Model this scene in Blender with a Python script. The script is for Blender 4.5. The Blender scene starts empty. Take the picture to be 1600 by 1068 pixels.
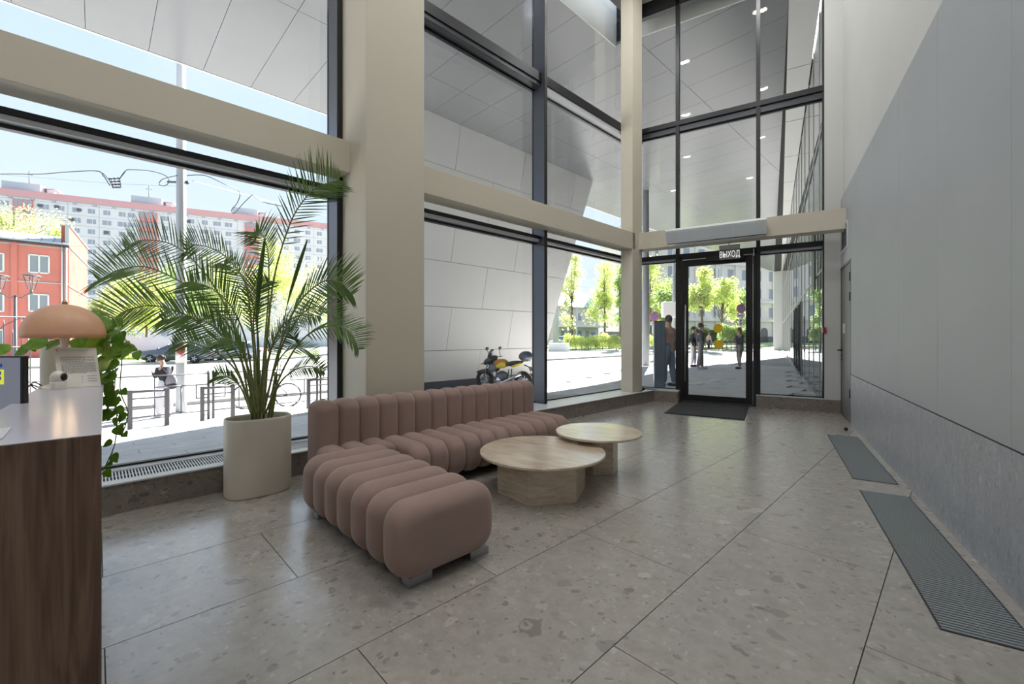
import bpy, bmesh, math, random
import numpy as np
from mathutils import Vector, Matrix
random.seed(7)
SC = bpy.context.scene
COL = SC.collection
# ------------------------------------------------------------------ camera
F = 673.4; CX = 800.0; CY = 526.3; H = 1.3
PH = math.radians(30.98)
cam = bpy.data.cameras.new('camera'); cam.sensor_width = 36; cam.lens = F * 36 / 1600
cam.shift_y = -(534 - CY) / 1600; cam.clip_start = .05; cam.clip_end = 2000
co = bpy.data.objects.new('camera', cam); COL.objects.link(co)
co.location = (0, 0, H); co.rotation_euler = (math.pi / 2, 0, PH)
SC.camera = co
# ------------------------------------------------------------------ sky, sun, exposure
TL = math.radians(15.05)
LD = Vector((math.sin(TL), math.cos(TL), 0)); LN = Vector((math.cos(TL), -math.sin(TL), 0))
world = bpy.data.worlds.new('sky'); SC.world = world; world.use_nodes = True
nt = world.node_tree; nt.nodes.clear()
wo = nt.nodes.new('ShaderNodeOutputWorld'); bg = nt.nodes.new('ShaderNodeBackground')
tc = nt.nodes.new('ShaderNodeTexCoord'); sx = nt.nodes.new('ShaderNodeSeparateXYZ')
rp = nt.nodes.new('ShaderNodeValToRGB'); nz = nt.nodes.new('ShaderNodeTexNoise'); mx = nt.nodes.new('ShaderNodeMixRGB')
nt.links.new(tc.outputs['Generated'], sx.inputs[0]); nt.links.new(sx.outputs['Z'], rp.inputs[0])
e = rp.color_ramp.elements
e[0].position = 0; e[0].color = (.62, .69, .76, 1); e[1].position = .75; e[1].color = (.38, .52, .74, 1)
m_ = e.new(.35); m_.color = (.50, .61, .75, 1)
nz.inputs['Scale'].default_value = 2.2; nz.inputs['Detail'].default_value = 5
mr = nt.nodes.new('ShaderNodeMapRange'); mr.inputs[1].default_value = .5; mr.inputs[2].default_value = .8; mr.inputs[4].default_value = .5
nt.links.new(tc.outputs['Generated'], nz.inputs['Vector']); nt.links.new(nz.outputs['Fac'], mr.inputs[0]); nt.links.new(mr.outputs[0], mx.inputs[0])
nt.links.new(rp.outputs[0], mx.inputs[1]); mx.inputs[2].default_value = (.72, .74, .78, 1)
nt.links.new(mx.outputs[0], bg.inputs[0]); bg.inputs[1].default_value = .66
nt.links.new(bg.outputs[0], wo.inputs[0])
sun = bpy.data.lights.new('sun', 'SUN'); sun.energy = 12.5; sun.angle = math.radians(.8); sun.color = (1, .965, .92)
so = bpy.data.objects.new('sun', sun); COL.objects.link(so)
sd = (LD * .9 - LN * .44).normalized() * math.cos(math.radians(34)); sd.z = math.sin(math.radians(34))
so.rotation_euler = sd.to_track_quat('Z', 'Y').to_euler()
SC.view_settings.view_transform = 'Standard'; SC.view_settings.look = 'None'
SC.view_settings.gamma = 1; SC.view_settings.use_curve_mapping = False
SC.view_settings.exposure = 1.32
try:
    SC.cycles.use_denoising = True
    SC.cycles.max_bounces = 9; SC.cycles.diffuse_bounces = 5; SC.cycles.glossy_bounces = 4
    SC.cycles.transparent_max_bounces = 24; SC.cycles.caustics_reflective = False; SC.cycles.caustics_refractive = False
except Exception:
    pass
ROOM_LIGHT = 16.0     # watts of each ceiling downlight

# ------------------------------------------------------------------ geometry of the place
UP = Vector((0, 0, 1)); CAMP = Vector((0, 0, H))
RV = Vector((math.cos(PH), math.sin(PH), 0)); FV = Vector((-math.sin(PH), math.cos(PH), 0))
def W(s, t, z=0.0): return LD * s + LN * t + UP * z       # along / away from the long window wall
def ST(p): return p.dot(LD), p.dot(LN)
def ray(u, v): return RV * ((u - CX) / F) + FV + UP * ((CY - v) / F)
def D(u, v, d): return CAMP + ray(u, v) * d
def G(u, v, z=0.0): r = ray(u, v); return CAMP + r * ((z - H) / r.z)
def PX(u, v, x): r = ray(u, v); return CAMP + r * (x / r.x)
def PY(u, v, y): r = ray(u, v); return CAMP + r * (y / r.y)
def PL(u, v, c): r = ray(u, v); return CAMP + r * (c / r.dot(LN))
def smooth(x): x = min(1, max(0, x)); return x * x * (3 - 2 * x)
def gh(s, t):
    P = [(-5.4, 0), (-13.5, -.75), (-20, -.7), (-32, -.5), (-1e4, -.5)]
    a = 0
    for (t0, a0), (t1, a1) in zip(P, P[1:]):
        if t <= t0: a = a0 + (a1 - a0) * min(1, (t0 - t) / (t0 - t1)) if t > t1 else a1
        else: break
    return a * (1 - .97 * smooth((s - 9) / 9))
def GH(u, v, d0=3.0):
    r = ray(u, v); d = d0
    while d < 600:
        p = CAMP + r * d
        if p.z < gh(*ST(p)): return p, d
        d *= 1.002
    return CAMP + r * d, d
def GD(u, d):
    p = D(u, CY, d); s, t = ST(p); p.z = gh(s, t); return p

# ------------------------------------------------------------------ materials
MATS = {}
def srgb(r, g, b):
    f = lambda c: (c / 255 / 12.92) if c / 255 <= .04045 else ((c / 255 + .055) / 1.055) ** 2.4
    return (f(r), f(g), f(b), 1)
def base_mat(name):
    m = bpy.data.materials.new(name); m.use_nodes = True; n = m.node_tree; b = n.nodes['Principled BSDF']
    MATS[name] = m; return m, n, b
def sub(n, typ, **kw):
    x = n.nodes.new(typ)
    for k, v in kw.items(): setattr(x, k, v)
    return x
def mat(name, rgb, rough=.5, metal=0, var=0, scale=6, bump=0, bscale=80, sheen=0, spec=.5, trans=0, emit=0, alpha=1, coat=0):
    if name in MATS: return MATS[name]
    m, n, b = base_mat(name); c = srgb(*rgb)
    b.inputs['Base Color'].default_value = c; b.inputs['Roughness'].default_value = rough; b.inputs['Metallic'].default_value = metal
    b.inputs['Specular IOR Level'].default_value = spec
    if coat: b.inputs['Coat Weight'].default_value = coat
    if sheen:
        b.inputs['Sheen Weight'].default_value = sheen; b.inputs['Sheen Roughness'].default_value = .4
        b.inputs['Sheen Tint'].default_value = (1, .9, .88, 1)
    if emit: b.inputs['Emission Color'].default_value = c; b.inputs['Emission Strength'].default_value = emit
    geo = sub(n, 'ShaderNodeNewGeometry')
    if var:
        t = sub(n, 'ShaderNodeTexNoise'); t.inputs['Scale'].default_value = scale; t.inputs['Detail'].default_value = 6
        n.links.new(geo.outputs['Position'], t.inputs['Vector'])
        r = sub(n, 'ShaderNodeMapRange'); r.inputs[1].default_value = .3; r.inputs[2].default_value = .7
        r.inputs[3].default_value = 1 - var; r.inputs[4].default_value = 1 + var
        n.links.new(t.outputs['Fac'], r.inputs[0])
        x = sub(n, 'ShaderNodeVectorMath', operation='SCALE'); x.inputs[0].default_value = c[:3]
        n.links.new(r.outputs[0], x.inputs['Scale']); n.links.new(x.outputs[0], b.inputs['Base Color'])
    if bump:
        t = sub(n, 'ShaderNodeTexNoise'); t.inputs['Scale'].default_value = bscale; t.inputs['Detail'].default_value = 4
        n.links.new(geo.outputs['Position'], t.inputs['Vector'])
        bp = sub(n, 'ShaderNodeBump'); bp.inputs['Strength'].default_value = bump; bp.inputs['Distance'].default_value = .01
        n.links.new(t.outputs['Fac'], bp.inputs['Height']); n.links.new(bp.outputs[0], b.inputs['Normal'])
    if trans:
        tr = sub(n, 'ShaderNodeBsdfTranslucent'); mxs = sub(n, 'ShaderNodeMixShader'); mxs.inputs[0].default_value = trans
        out = n.nodes['Material Output']
        src = b.inputs['Base Color'].links[0].from_socket if b.inputs['Base Color'].is_linked else None
        if src: n.links.new(src, tr.inputs[0])
        else: tr.inputs[0].default_value = c
        n.links.new(b.outputs[0], mxs.inputs[1]); n.links.new(tr.outputs[0], mxs.inputs[2]); n.links.new(mxs.outputs[0], out.inputs[0])
    return m
def glass(name, tint=(.93, .96, .96), f0=.045, gain=.85):
    m, n, b = base_mat(name); n.nodes.remove(b); out = n.nodes['Material Output']
    lw = sub(n, 'ShaderNodeLayerWeight'); lw.inputs[0].default_value = .5
    pw = sub(n, 'ShaderNodeMath', operation='POWER'); pw.inputs[1].default_value = 4.5
    ml = sub(n, 'ShaderNodeMath', operation='MULTIPLY_ADD'); ml.inputs[1].default_value = gain; ml.inputs[2].default_value = f0
    tr = sub(n, 'ShaderNodeBsdfTransparent'); tr.inputs[0].default_value = (*tint, 1)
    gl = sub(n, 'ShaderNodeBsdfGlossy'); gl.inputs['Roughness'].default_value = .0
    mxs = sub(n, 'ShaderNodeMixShader')
    n.links.new(lw.outputs['Facing'], pw.inputs[0]); n.links.new(pw.outputs[0], ml.inputs[0]); n.links.new(ml.outputs[0], mxs.inputs[0])
    n.links.new(tr.outputs[0], mxs.inputs[1]); n.links.new(gl.outputs[0], mxs.inputs[2]); n.links.new(mxs.outputs[0], out.inputs[0])
    return m
def terrazzo(name, ground, light, dark, big=3.2, small=16, rough=.35, bumpy=.0, amount=.5, stretch=(1, 1, 1), per_tile=True, spec=.5):
    m, n, b = base_mat(name); geo = sub(n, 'ShaderNodeNewGeometry'); oi = sub(n, 'ShaderNodeObjectInfo')
    v0 = sub(n, 'ShaderNodeVectorMath', operation='MULTIPLY_ADD'); v0.inputs[1].default_value = stretch
    cm = sub(n, 'ShaderNodeCombineXYZ')
    if per_tile:
        sc_ = sub(n, 'ShaderNodeMath', operation='MULTIPLY'); sc_.inputs[1].default_value = 37.0
        n.links.new(oi.outputs['Random'], sc_.inputs[0]); n.links.new(sc_.outputs[0], cm.inputs[0]); n.links.new(sc_.outputs[0], cm.inputs[1])
    n.links.new(geo.outputs['Position'], v0.inputs[0]); n.links.new(cm.outputs[0], v0.inputs[2])
    nzw = sub(n, 'ShaderNodeTexNoise'); nzw.inputs['Scale'].default_value = big * 2.2; nzw.inputs['Detail'].default_value = 3
    n.links.new(v0.outputs[0], nzw.inputs['Vector'])
    ad = sub(n, 'ShaderNodeVectorMath', operation='MULTIPLY_ADD'); ad.inputs[1].default_value = (.16, .16, .16)
    n.links.new(nzw.outputs['Color'], ad.inputs[0]); n.links.new(v0.outputs[0], ad.inputs[2])
    cur = None
    base = sub(n, 'ShaderNodeTexNoise'); base.inputs['Scale'].default_value = 11; base.inputs['Detail'].default_value = 10; base.inputs['Roughness'].default_value = .72
    n.links.new(v0.outputs[0], base.inputs['Vector'])
    mix0 = sub(n, 'ShaderNodeMixRGB'); n.links.new(base.outputs['Fac'], mix0.inputs[0])
    g = srgb(*ground); mix0.inputs[1].default_value = [c * .56 for c in g[:3]] + [1]; mix0.inputs[2].default_value = [c * 1.34 for c in g[:3]] + [1]
    cur = mix0.outputs[0]
    for (scl, thr, wdt, keep) in ((big, .17, .02, .45 * amount), (big * 2.3, .22, .03, .55 * amount), (small, .27, .05, .7 * amount), (small * 2.6, .3, .08, .7 * amount)):
        vo = sub(n, 'ShaderNodeTexVoronoi'); vo.inputs['Scale'].default_value = scl; vo.feature = 'F1'
        n.links.new(ad.outputs[0], vo.inputs['Vector'])
        rr = sub(n, 'ShaderNodeMapRange'); rr.inputs[1].default_value = thr; rr.inputs[2].default_value = thr + wdt; rr.inputs[3].default_value = 1; rr.inputs[4].default_value = 0
        n.links.new(vo.outputs['Distance'], rr.inputs[0])
        sp = sub(n, 'ShaderNodeSeparateColor'); n.links.new(vo.outputs['Color'], sp.inputs[0])
        lt = sub(n, 'ShaderNodeMath', operation='LESS_THAN'); lt.inputs[1].default_value = keep; n.links.new(sp.outputs[0], lt.inputs[0])
        mm = sub(n, 'ShaderNodeMath', operation='MULTIPLY'); n.links.new(rr.outputs[0], mm.inputs[0]); n.links.new(lt.outputs[0], mm.inputs[1])
        m2 = sub(n, 'ShaderNodeMath', operation='MULTIPLY'); m2.inputs[1].default_value = .62; n.links.new(mm.outputs[0], m2.inputs[0])
        cc = sub(n, 'ShaderNodeMixRGB'); cc.inputs[1].default_value = srgb(*dark); cc.inputs[2].default_value = srgb(*light); n.links.new(sp.outputs[1], cc.inputs[0])
        mi = sub(n, 'ShaderNodeMixRGB'); n.links.new(m2.outputs[0], mi.inputs[0]); n.links.new(cur, mi.inputs[1]); n.links.new(cc.outputs[0], mi.inputs[2])
        cur = mi.outputs[0]
    n.links.new(cur, b.inputs['Base Color']); b.inputs['Roughness'].default_value = rough; b.inputs['Specular IOR Level'].default_value = spec
    if spec > .9: b.inputs['Coat Weight'].default_value = .5; b.inputs['Coat Roughness'].default_value = .22
    return m
def wood(name, c1, c2, rough=.5):
    m, n, b = base_mat(name); geo = sub(n, 'ShaderNodeNewGeometry')
    mp = sub(n, 'ShaderNodeVectorMath', operation='MULTIPLY'); mp.inputs[1].default_value = (14, 14, 1.1)
    n.links.new(geo.outputs['Position'], mp.inputs[0])
    t = sub(n, 'ShaderNodeTexNoise'); t.inputs['Scale'].default_value = 1; t.inputs['Detail'].default_value = 7; t.inputs['Distortion'].default_value = 2.2
    n.links.new(mp.outputs[0], t.inputs['Vector'])
    mp2 = sub(n, 'ShaderNodeVectorMath', operation='MULTIPLY'); mp2.inputs[1].default_value = (120, 120, 4)
    n.links.new(geo.outputs['Position'], mp2.inputs[0])
    t2 = sub(n, 'ShaderNodeTexNoise'); t2.inputs['Scale'].default_value = 1; n.links.new(mp2.outputs[0], t2.inputs['Vector'])
    ad = sub(n, 'ShaderNodeMath', operation='MULTIPLY_ADD'); ad.inputs[1].default_value = .4; n.links.new(t2.outputs['Fac'], ad.inputs[0]); n.links.new(t.outputs['Fac'], ad.inputs[2])
    r = sub(n, 'ShaderNodeMapRange'); r.inputs[1].default_value = .5; r.inputs[2].default_value = .95; n.links.new(ad.outputs[0], r.inputs[0])
    x = sub(n, 'ShaderNodeMixRGB'); x.inputs[1].default_value = srgb(*c1); x.inputs[2].default_value = srgb(*c2); n.links.new(r.outputs[0], x.inputs[0])
    n.links.new(x.outputs[0], b.inputs['Base Color']); b.inputs['Roughness'].default_value = rough
    return m
M = {}
M['white_wall'] = mat('painted_wall', (204, 204, 201), .7, var=.02, scale=1.5)
M['cream'] = mat('cream_paint', (206, 198, 180), .6, var=.015, scale=2)
M['panel'] = mat('wall_panel_grey', (170, 174, 176), .55, var=.03, scale=1.2)
M['ceiling'] = mat('ceiling_paint', (214, 212, 206), .8)
M['frame'] = mat('black_anodised_frame', (40, 40, 42), .35, .3)
M['mullion_grey'] = mat('mullion_grey', (84, 88, 98), .28, .5)
M['frame_grey'] = mat('grey_anodised_frame', (70, 72, 76), .35, .5)
M['door_black'] = mat('door_frame_black', (22, 22, 23), .4)
M['glass'] = glass('window_glass', (.98, .99, .99))
M['facade_glass'] = glass('facade_glass', (.80, .85, .87), .42, .5)
M['terrazzo'] = terrazzo('floor_terrazzo', (168, 162, 154), (194, 187, 180), (108, 100, 94), 2.6, 12, .25, amount=.72, spec=1.0)
M['plinth_stone'] = terrazzo('plinth_terrazzo', (132, 122, 113), (166, 154, 144), (66, 61, 58), 4.2, 15, .5, amount=1.1)
M['dado_stone'] = terrazzo('dado_terrazzo', (166, 168, 174), (202, 204, 208), (118, 120, 128), 7, 22, .42, amount=1.1, stretch=(1, 1, .55), per_tile=False)
M['joint'] = mat('floor_joint', (78, 74, 70), .8)
M['ledge'] = mat('ledge_white', (205, 207, 210), .35)
M['velvet'] = mat('mauve_velvet', (154, 131, 122), .85, var=.05, scale=5, sheen=.35, bump=.12, bscale=500, spec=.2)
M['travertine'] = None
M['steel'] = mat('brushed_steel', (170, 170, 170), .3, .9)
M['chrome'] = mat('chrome', (200, 200, 205), .12, 1)
M['dark'] = mat('dark_rubber', (30, 30, 32), .7)
M['mat'] = mat('door_mat_pile', (58, 58, 58), .95, var=.15, scale=120, bump=.4, bscale=300)
M['pot'] = mat('planter_glaze', (208, 200, 186), .5, var=.02)
M['soil'] = mat('soil', (50, 40, 32), .95, var=.3, scale=40, bump=.6, bscale=90)
M['leaf'] = mat('palm_leaf', (88, 118, 50), .42, var=.25, scale=9, trans=.32)
M['leaf_light'] = mat('pothos_leaf', (112, 156, 50), .35, var=.3, scale=25, trans=.4)
M['cane'] = mat('palm_cane', (120, 126, 66), .5, var=.25, scale=22)
M['desk_wood'] = wood('walnut_veneer', (84, 62, 50), (138, 110, 92), .5)
M['desk_top'] = mat('laminate_top', (196, 192, 200), .22)
M['shade'] = mat('lamp_shade', (232, 200, 168), .35, trans=.35)
M['plastic_white'] = mat('white_plastic', (226, 220, 208), .35)
M['paper'] = mat('paper', (228, 222, 212), .8)
M['ink'] = mat('ink', (96, 96, 98), .8)
M['ink_green'] = mat('ink_green', (140, 175, 160), .8)
M['screen'] = mat('screen_grey', (112, 116, 128), .4, emit=.25)
M['screen_yellow'] = mat('screen_yellow', (196, 204, 60), .4, emit=.35)
M['screen_blue'] = mat('screen_blue', (30, 44, 130), .4, emit=.35)
M['yellow'] = mat('yellow_sticker', (226, 190, 30), .5)
M['door_grey'] = mat('door_grey_paint', (112, 110, 106), .45)
M['soffit'] = mat('soffit_panel', (136, 137, 140), .25, var=.03, scale=.7)
M['wing'] = mat('wing_panel', (240, 238, 234), .45, var=.02, scale=.6)
M['wing_dark'] = mat('dark_plinth', (92, 94, 104), .5)
M['black'] = mat('joint_black', (38, 38, 38), .8)
M['paver'] = mat('paver_concrete', (206, 208, 210), .8, var=.1, scale=3, bump=.1)
M['road'] = mat('asphalt', (174, 173, 172), .85, var=.1, scale=.8, bump=.2)
M['ground'] = mat('pavement_bed', (176, 176, 176), .9, var=.1, scale=2)
M['kerb'] = mat('kerb_stone', (180, 178, 172), .8)
M['grass'] = mat('grass', (150, 164, 112), .9, var=.3, scale=2, bump=.6)
M['metal_fence'] = mat('fence_grey', (98, 94, 98), .5, .2)
M['pole'] = mat('pole_grey', (176, 178, 180), .5)
M['white'] = mat('white_paint', (226, 226, 222), .5)
M['red'] = mat('red_paint', (176, 40, 44), .5)

# ------------------------------------------------------------------ mesh builder
class MB:
    def __init__(s): s.v = []; s.f = []; s.m = []; s.sm = []
    def add(s, vs, fs, mi=0, smooth=False):
        o = len(s.v); s.v += [tuple(v) for v in vs]
        for f in fs: s.f.append([i + o for i in f]); s.m.append(mi); s.sm.append(smooth)
        return s
    def hexa(s, p, mi=0):      # p: 8 corners, bottom 4 then top 4
        return s.add(p, [(0, 3, 2, 1), (4, 5, 6, 7), (0, 1, 5, 4), (1, 2, 6, 5), (2, 3, 7, 6), (3, 0, 4, 7)], mi)
    def box(s, x0, x1, y0, y1, z0, z1, mi=0, fr=None):
        x0, x1 = sorted((x0, x1)); y0, y1 = sorted((y0, y1)); z0, z1 = sorted((z0, z1))
        p = [(x0, y0, z0), (x1, y0, z0), (x1, y1, z0), (x0, y1, z0), (x0, y0, z1), (x1, y0, z1), (x1, y1, z1), (x0, y1, z1)]
        if fr is not None: p = [fr @ Vector(q) for q in p]
        return s.hexa(p, mi)
    def boxL(s, s0, s1, t0, t1, z0, z1, mi=0):
        s0, s1 = sorted((s0, s1)); t0, t1 = sorted((t0, t1)); z0, z1 = sorted((z0, z1))
        p = [W(a, b, c) for c in (z0, z1) for (a, b) in ((s0, t1), (s1, t1), (s1, t0), (s0, t0))]
        return s.hexa(p, mi)
    def prism(s, poly, z0, z1, mi=0):
        n = len(poly); vs = [(p[0], p[1], z0) for p in poly] + [(p[0], p[1], z1) for p in poly]
        return s.add(vs, [tuple(range(n))[::-1], tuple(range(n, 2 * n))] + [(i, (i + 1) % n, n + (i + 1) % n, n + i) for i in range(n)], mi)
    def extrude(s, pts, vec, mi=0):   # pts: planar polygon in 3-D
        n = len(pts); vec = Vector(vec); vs = [Vector(p) for p in pts] + [Vector(p) + vec for p in pts]
        return s.add(vs, [tuple(range(n))[::-1], tuple(range(n, 2 * n))] + [(i, (i + 1) % n, n + (i + 1) % n, n + i) for i in range(n)], mi)
    def lathe(s, prof, c, n=32, mi=0, smooth=True, sx=1, sy=1, ang=0, fr=None):
        vs = []; ca, sa = math.cos(ang), math.sin(ang)
        for r, z in prof:
            for i in range(n):
                a = 2 * math.pi * i / n; x = r * math.cos(a) * sx; y = r * math.sin(a) * sy
                q = Vector((x * ca - y * sa, x * sa + y * ca, z))
                if fr is not None: q = fr @ q
                vs.append(q + Vector(c))
        fs = [(j * n + i, j * n + (i + 1) % n, (j + 1) * n + (i + 1) % n, (j + 1) * n + i) for j in range(len(prof) - 1) for i in range(n)]
        s.add(vs, fs, mi, smooth)
        k = len(s.v) - len(vs)
        for j, rev in ((0, True), (len(prof) - 1, False)):
            if prof[j][0] > 1e-4:
                f = [k + j * n + i for i in range(n)]
                s.f.append(f[::-1] if rev else f); s.m.append(mi); s.sm.append(False)
        return s
    def tube(s, pts, r, n=8, mi=0, caps=True):
        pts = [Vector(p) for p in pts]; rs = r if isinstance(r, (list, tuple)) else [r] * len(pts)
        vs = []; up = None
        for i, p in enumerate(pts):
            d = (pts[min(i + 1, len(pts) - 1)] - pts[max(i - 1, 0)])
            if d.length < 1e-9: d = Vector((0, 0, 1))
            d.normalize()
            if up is None: up = d.orthogonal().normalized()
            up = (up - d * up.dot(d))
            up = up.normalized() if up.length > 1e-6 else d.orthogonal().normalized()
            b = d.cross(up)
            vs += [p + (up * math.cos(2 * math.pi * k / n) + b * math.sin(2 * math.pi * k / n)) * rs[i] for k in range(n)]
        m = len(pts)
        s.add(vs, [(j * n + i, j * n + (i + 1) % n, (j + 1) * n + (i + 1) % n, (j + 1) * n + i) for j in range(m - 1) for i in range(n)], mi, True)
        if caps:
            o = len(s.v) - len(vs)
            s.f += [[o + i for i in range(n)][::-1], [o + (m - 1) * n + i for i in range(n)]]; s.m += [mi, mi]; s.sm += [False, False]
        return s
    def ball(s, c, rx, ry=None, rz=None, mi=0, n=12, fr=None):
        ry = ry or rx; rz = rz or rx; vs = []; h = n // 2
        for j in range(h + 1):
            a = math.pi * j / h - math.pi / 2
            for i in range(n):
                b = 2 * math.pi * i / n; q = Vector((rx * math.cos(a) * math.cos(b), ry * math.cos(a) * math.sin(b), rz * math.sin(a)))
                if fr is not None: q = fr @ q
                vs.append(q + Vector(c))
        return s.add(vs, [(j * n + i, j * n + (i + 1) % n, (j + 1) * n + (i + 1) % n, (j + 1) * n + i) for j in range(h) for i in range(n)], mi, True)
    def build(s, name, mats, parent=None, bevel=0, label=None, kind=None, seg=2):
        org = Vector((0, 0, 0))
        if parent is not None: org = wloc(parent)
        me = bpy.data.meshes.new(name)
        me.from_pydata([tuple(Vector(v) - org) for v in s.v], [], s.f)
        if not isinstance(mats, (list, tuple)): mats = [mats]
        for m in mats: me.materials.append(M[m] if isinstance(m, str) else m)
        me.polygons.foreach_set('material_index', s.m); me.polygons.foreach_set('use_smooth', s.sm)
        me.update()
        o = bpy.data.objects.new(name, me); COL.objects.link(o); o.parent = parent
        if bevel:
            md = o.modifiers.new('bevel', 'BEVEL'); md.width = bevel; md.segments = seg; md.limit_method = 'ANGLE'
        if label: o['label'] = label
        if kind: o['kind'] = kind
        return o
def wloc(o):
    p = Vector((0, 0, 0))
    while o is not None: p += o.location; o = o.parent
    return p
def rebase(o, loc):            # move a top-level mesh's origin without moving it
    d = Vector(loc) - o.location
    o.data.transform(Matrix.Translation(-d)); o.location = loc; return o
def tag(o, label, cat, group=None):
    o['label'] = label; o['category'] = cat
    if group: o['group'] = group
    return o
def thing(name, label, cat, loc=(0, 0, 0), group=None):
    o = bpy.data.objects.new(name, None); o.empty_display_size = .1; COL.objects.link(o); o.location = loc
    return tag(o, label, cat, group)
def struct(o): o['kind'] = 'structure'; return o
def inst(me, name, parent, loc, rot=(0, 0, 0), scale=(1, 1, 1)):
    o = bpy.data.objects.new(name, me); COL.objects.link(o); o.parent = parent
    o.location = Vector(loc) - (wloc(parent) if parent else Vector((0, 0, 0))); o.rotation_euler = rot; o.scale = scale; return o
RZL = math.atan2(LD.y, LD.x)       # local x along the window wall
FL = Matrix.Rotation(RZL, 3, 'Z')
# ================================================================== ROOM SHELL
XR = 1.03; YE = 9.35; TG = -4.84; ZC = 8.35
def clip(poly, a, b, c):       # keep a*x+b*y<=c
    out = []
    for i in range(len(poly)):
        p, q = poly[i], poly[(i + 1) % len(poly)]; dp = a * p[0] + b * p[1] - c; dq = a * q[0] + b * q[1] - c
        if dp <= 0: out.append(p)
        if dp * dq < 0: k = dp / (dp - dq); out.append((p[0] + (q[0] - p[0]) * k, p[1] + (q[1] - p[1]) * k))
    return out
# floor: bed + terrazzo tiles
b = MB(); corner = [W(-7, -4.95), W(9.6, -4.95), Vector((XR + .2, 9.9, 0)), Vector((XR + .2, -7.5, 0))]
b.prism([(p.x, p.y) for p in corner], -.3, -.006)
floor = struct(b.build('floor', 'joint'))
TW = .7355; TLn = 1.545; gap = .0022
for r in range(-6, 9):
    t1 = -1.01 + r * TW; t0 = t1 - TW
    if t1 < -4.3: continue
    ph = 1.57 if (r % 2) else .785
    for k in range(-6, 7):
        s0 = ph + k * TLn; s1 = s0 + TLn
        if s1 < -3.2 or s0 > 10: continue
        poly = [W(a, c) for a, c in ((s0 + gap, t0 + gap), (s0 + gap, t1 - gap), (s1 - gap, t1 - gap), (s1 - gap, t0 + gap))]
        poly = [(p.x, p.y) for p in poly][::-1]
        poly = clip(poly, 1, 0, XR - .002); poly = clip(poly, 0, 1, YE) if len(poly) > 2 else poly
        if len(poly) > 2: poly = clip(poly, -LN.x, -LN.y, 4.32)
        if len(poly) < 3: continue
        ar = abs(sum(poly[i][0] * poly[(i + 1) % len(poly)][1] - poly[(i + 1) % len(poly)][0] * poly[i][1] for i in range(len(poly)))) / 2
        if ar < .004: continue
        cx = sum(p[0] for p in poly) / len(poly); cy = sum(p[1] for p in poly) / len(poly)
        q = MB(); q.prism([(p[0] - cx, p[1] - cy) for p in poly], -.02, 0)
        o = q.build('tile', 'terrazzo', floor); o.location = (cx, cy, 0)
b = MB(); b.prism([(p.x, p.y) for p in corner], ZC, ZC + .3); struct(b.build('ceiling', 'ceiling'))
# right wall: backing, dado, tall panels, plaster above
b = MB(); b.box(XR + .03, XR + .3, -7.5, 8.16, 0, ZC); b.box(XR + .03, XR + .3, 8.16, YE + .4, 2.48, ZC); b.box(XR + .03, XR + .3, 9.28, YE + .4, 0, 2.48)
b.box(XR + .14, XR + .3, 8.16, 9.28, 0, 2.48)
wr = struct(b.build('wall_right', 'white_wall'))
yj = [3.13 + 1.11 * k for k in range(-6, 5)] + [8.16]
for a, c in zip(yj, yj[1:]):
    q = MB(); q.box(XR, XR + .03, a + .0015, c - .0015, .745, 3.65); q.build('wall_panel', 'panel', wr, bevel=.001)
b = MB(); b.box(XR, XR + .03, 8.16, YE, 2.485, 3.65); b.build('wall_panel', 'panel', wr)
b = MB(); b.box(XR - .002, XR + .03, -3.6, 8.16, 0, .735); b.build('stone_dado', 'dado_stone', wr)
b = MB(); b.box(XR + .012, XR + .03, -3.6, 8.16, .734, .747); b.build('shadow_gap', 'black', wr)
# near walls behind the camera
b = MB(); b.prism([(p.x, p.y) for p in (W(-6, -5), W(-6, 4), W(-6.3, 4), W(-6.3, -5))], 0, ZC); struct(b.build('wall_back', 'white_wall'))
# window plinth along the long wall
def plinth(name, segs):
    b = MB()
    for a in segs: b.boxL(*a)
    return struct(b.build(name, 'plinth_stone'))
pl = plinth('trim_1', [(-6, 8.32, -4.30, -4.95, 0, .215)])
b = MB(); b.boxL(-6, 8.3, -4.285, -4.40, .215, .228); b.boxL(-6, 8.3, -4.70, -4.80, .215, .228); b.boxL(2.05, 8.3, -4.40, -4.70, .215, .228)
b.build('window_ledge', 'ledge', pl, bevel=.002)
g = MB(); g.boxL(-3, 2.05, -4.40, -4.70, .208, .2155); g.build('grille_tray', 'black', pl)
g = MB(); s = -1.2
while s < 2.05: g.boxL(s, s + .0085, -4.405, -4.695, .2155, .222); s += .0195
g.boxL(-1.2, 2.05, -4.547, -4.553, .2155, .220)
g.build('grille_slats', 'ledge', pl, kind='stuff')
# plinth on the end wall, left and right of the entrance
b = MB(); P = [W(7.62, -4.30), Vector((-2.2, 8.98, 0)), Vector((-1.57, 8.98, 0)), Vector((-1.57, YE, 0)), W(8.36, -4.9)]
b.prism([(p.x, p.y) for p in P][::-1], 0, .215); tp = struct(b.build('trim_2', 'plinth_stone'))
b = MB(); b.prism([(p.x, p.y) for p in P][::-1], .215, .228); b.build('window_ledge', 'ledge', tp)
b = MB(); b.box(-.235, XR, 9.20, YE + .02, 0, .215); tp = struct(b.build('trim_3', 'plinth_stone'))
b = MB(); b.box(-.235, .80, 9.20, YE + .02, .215, .228); b.build('window_ledge', 'ledge', tp)
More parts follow.
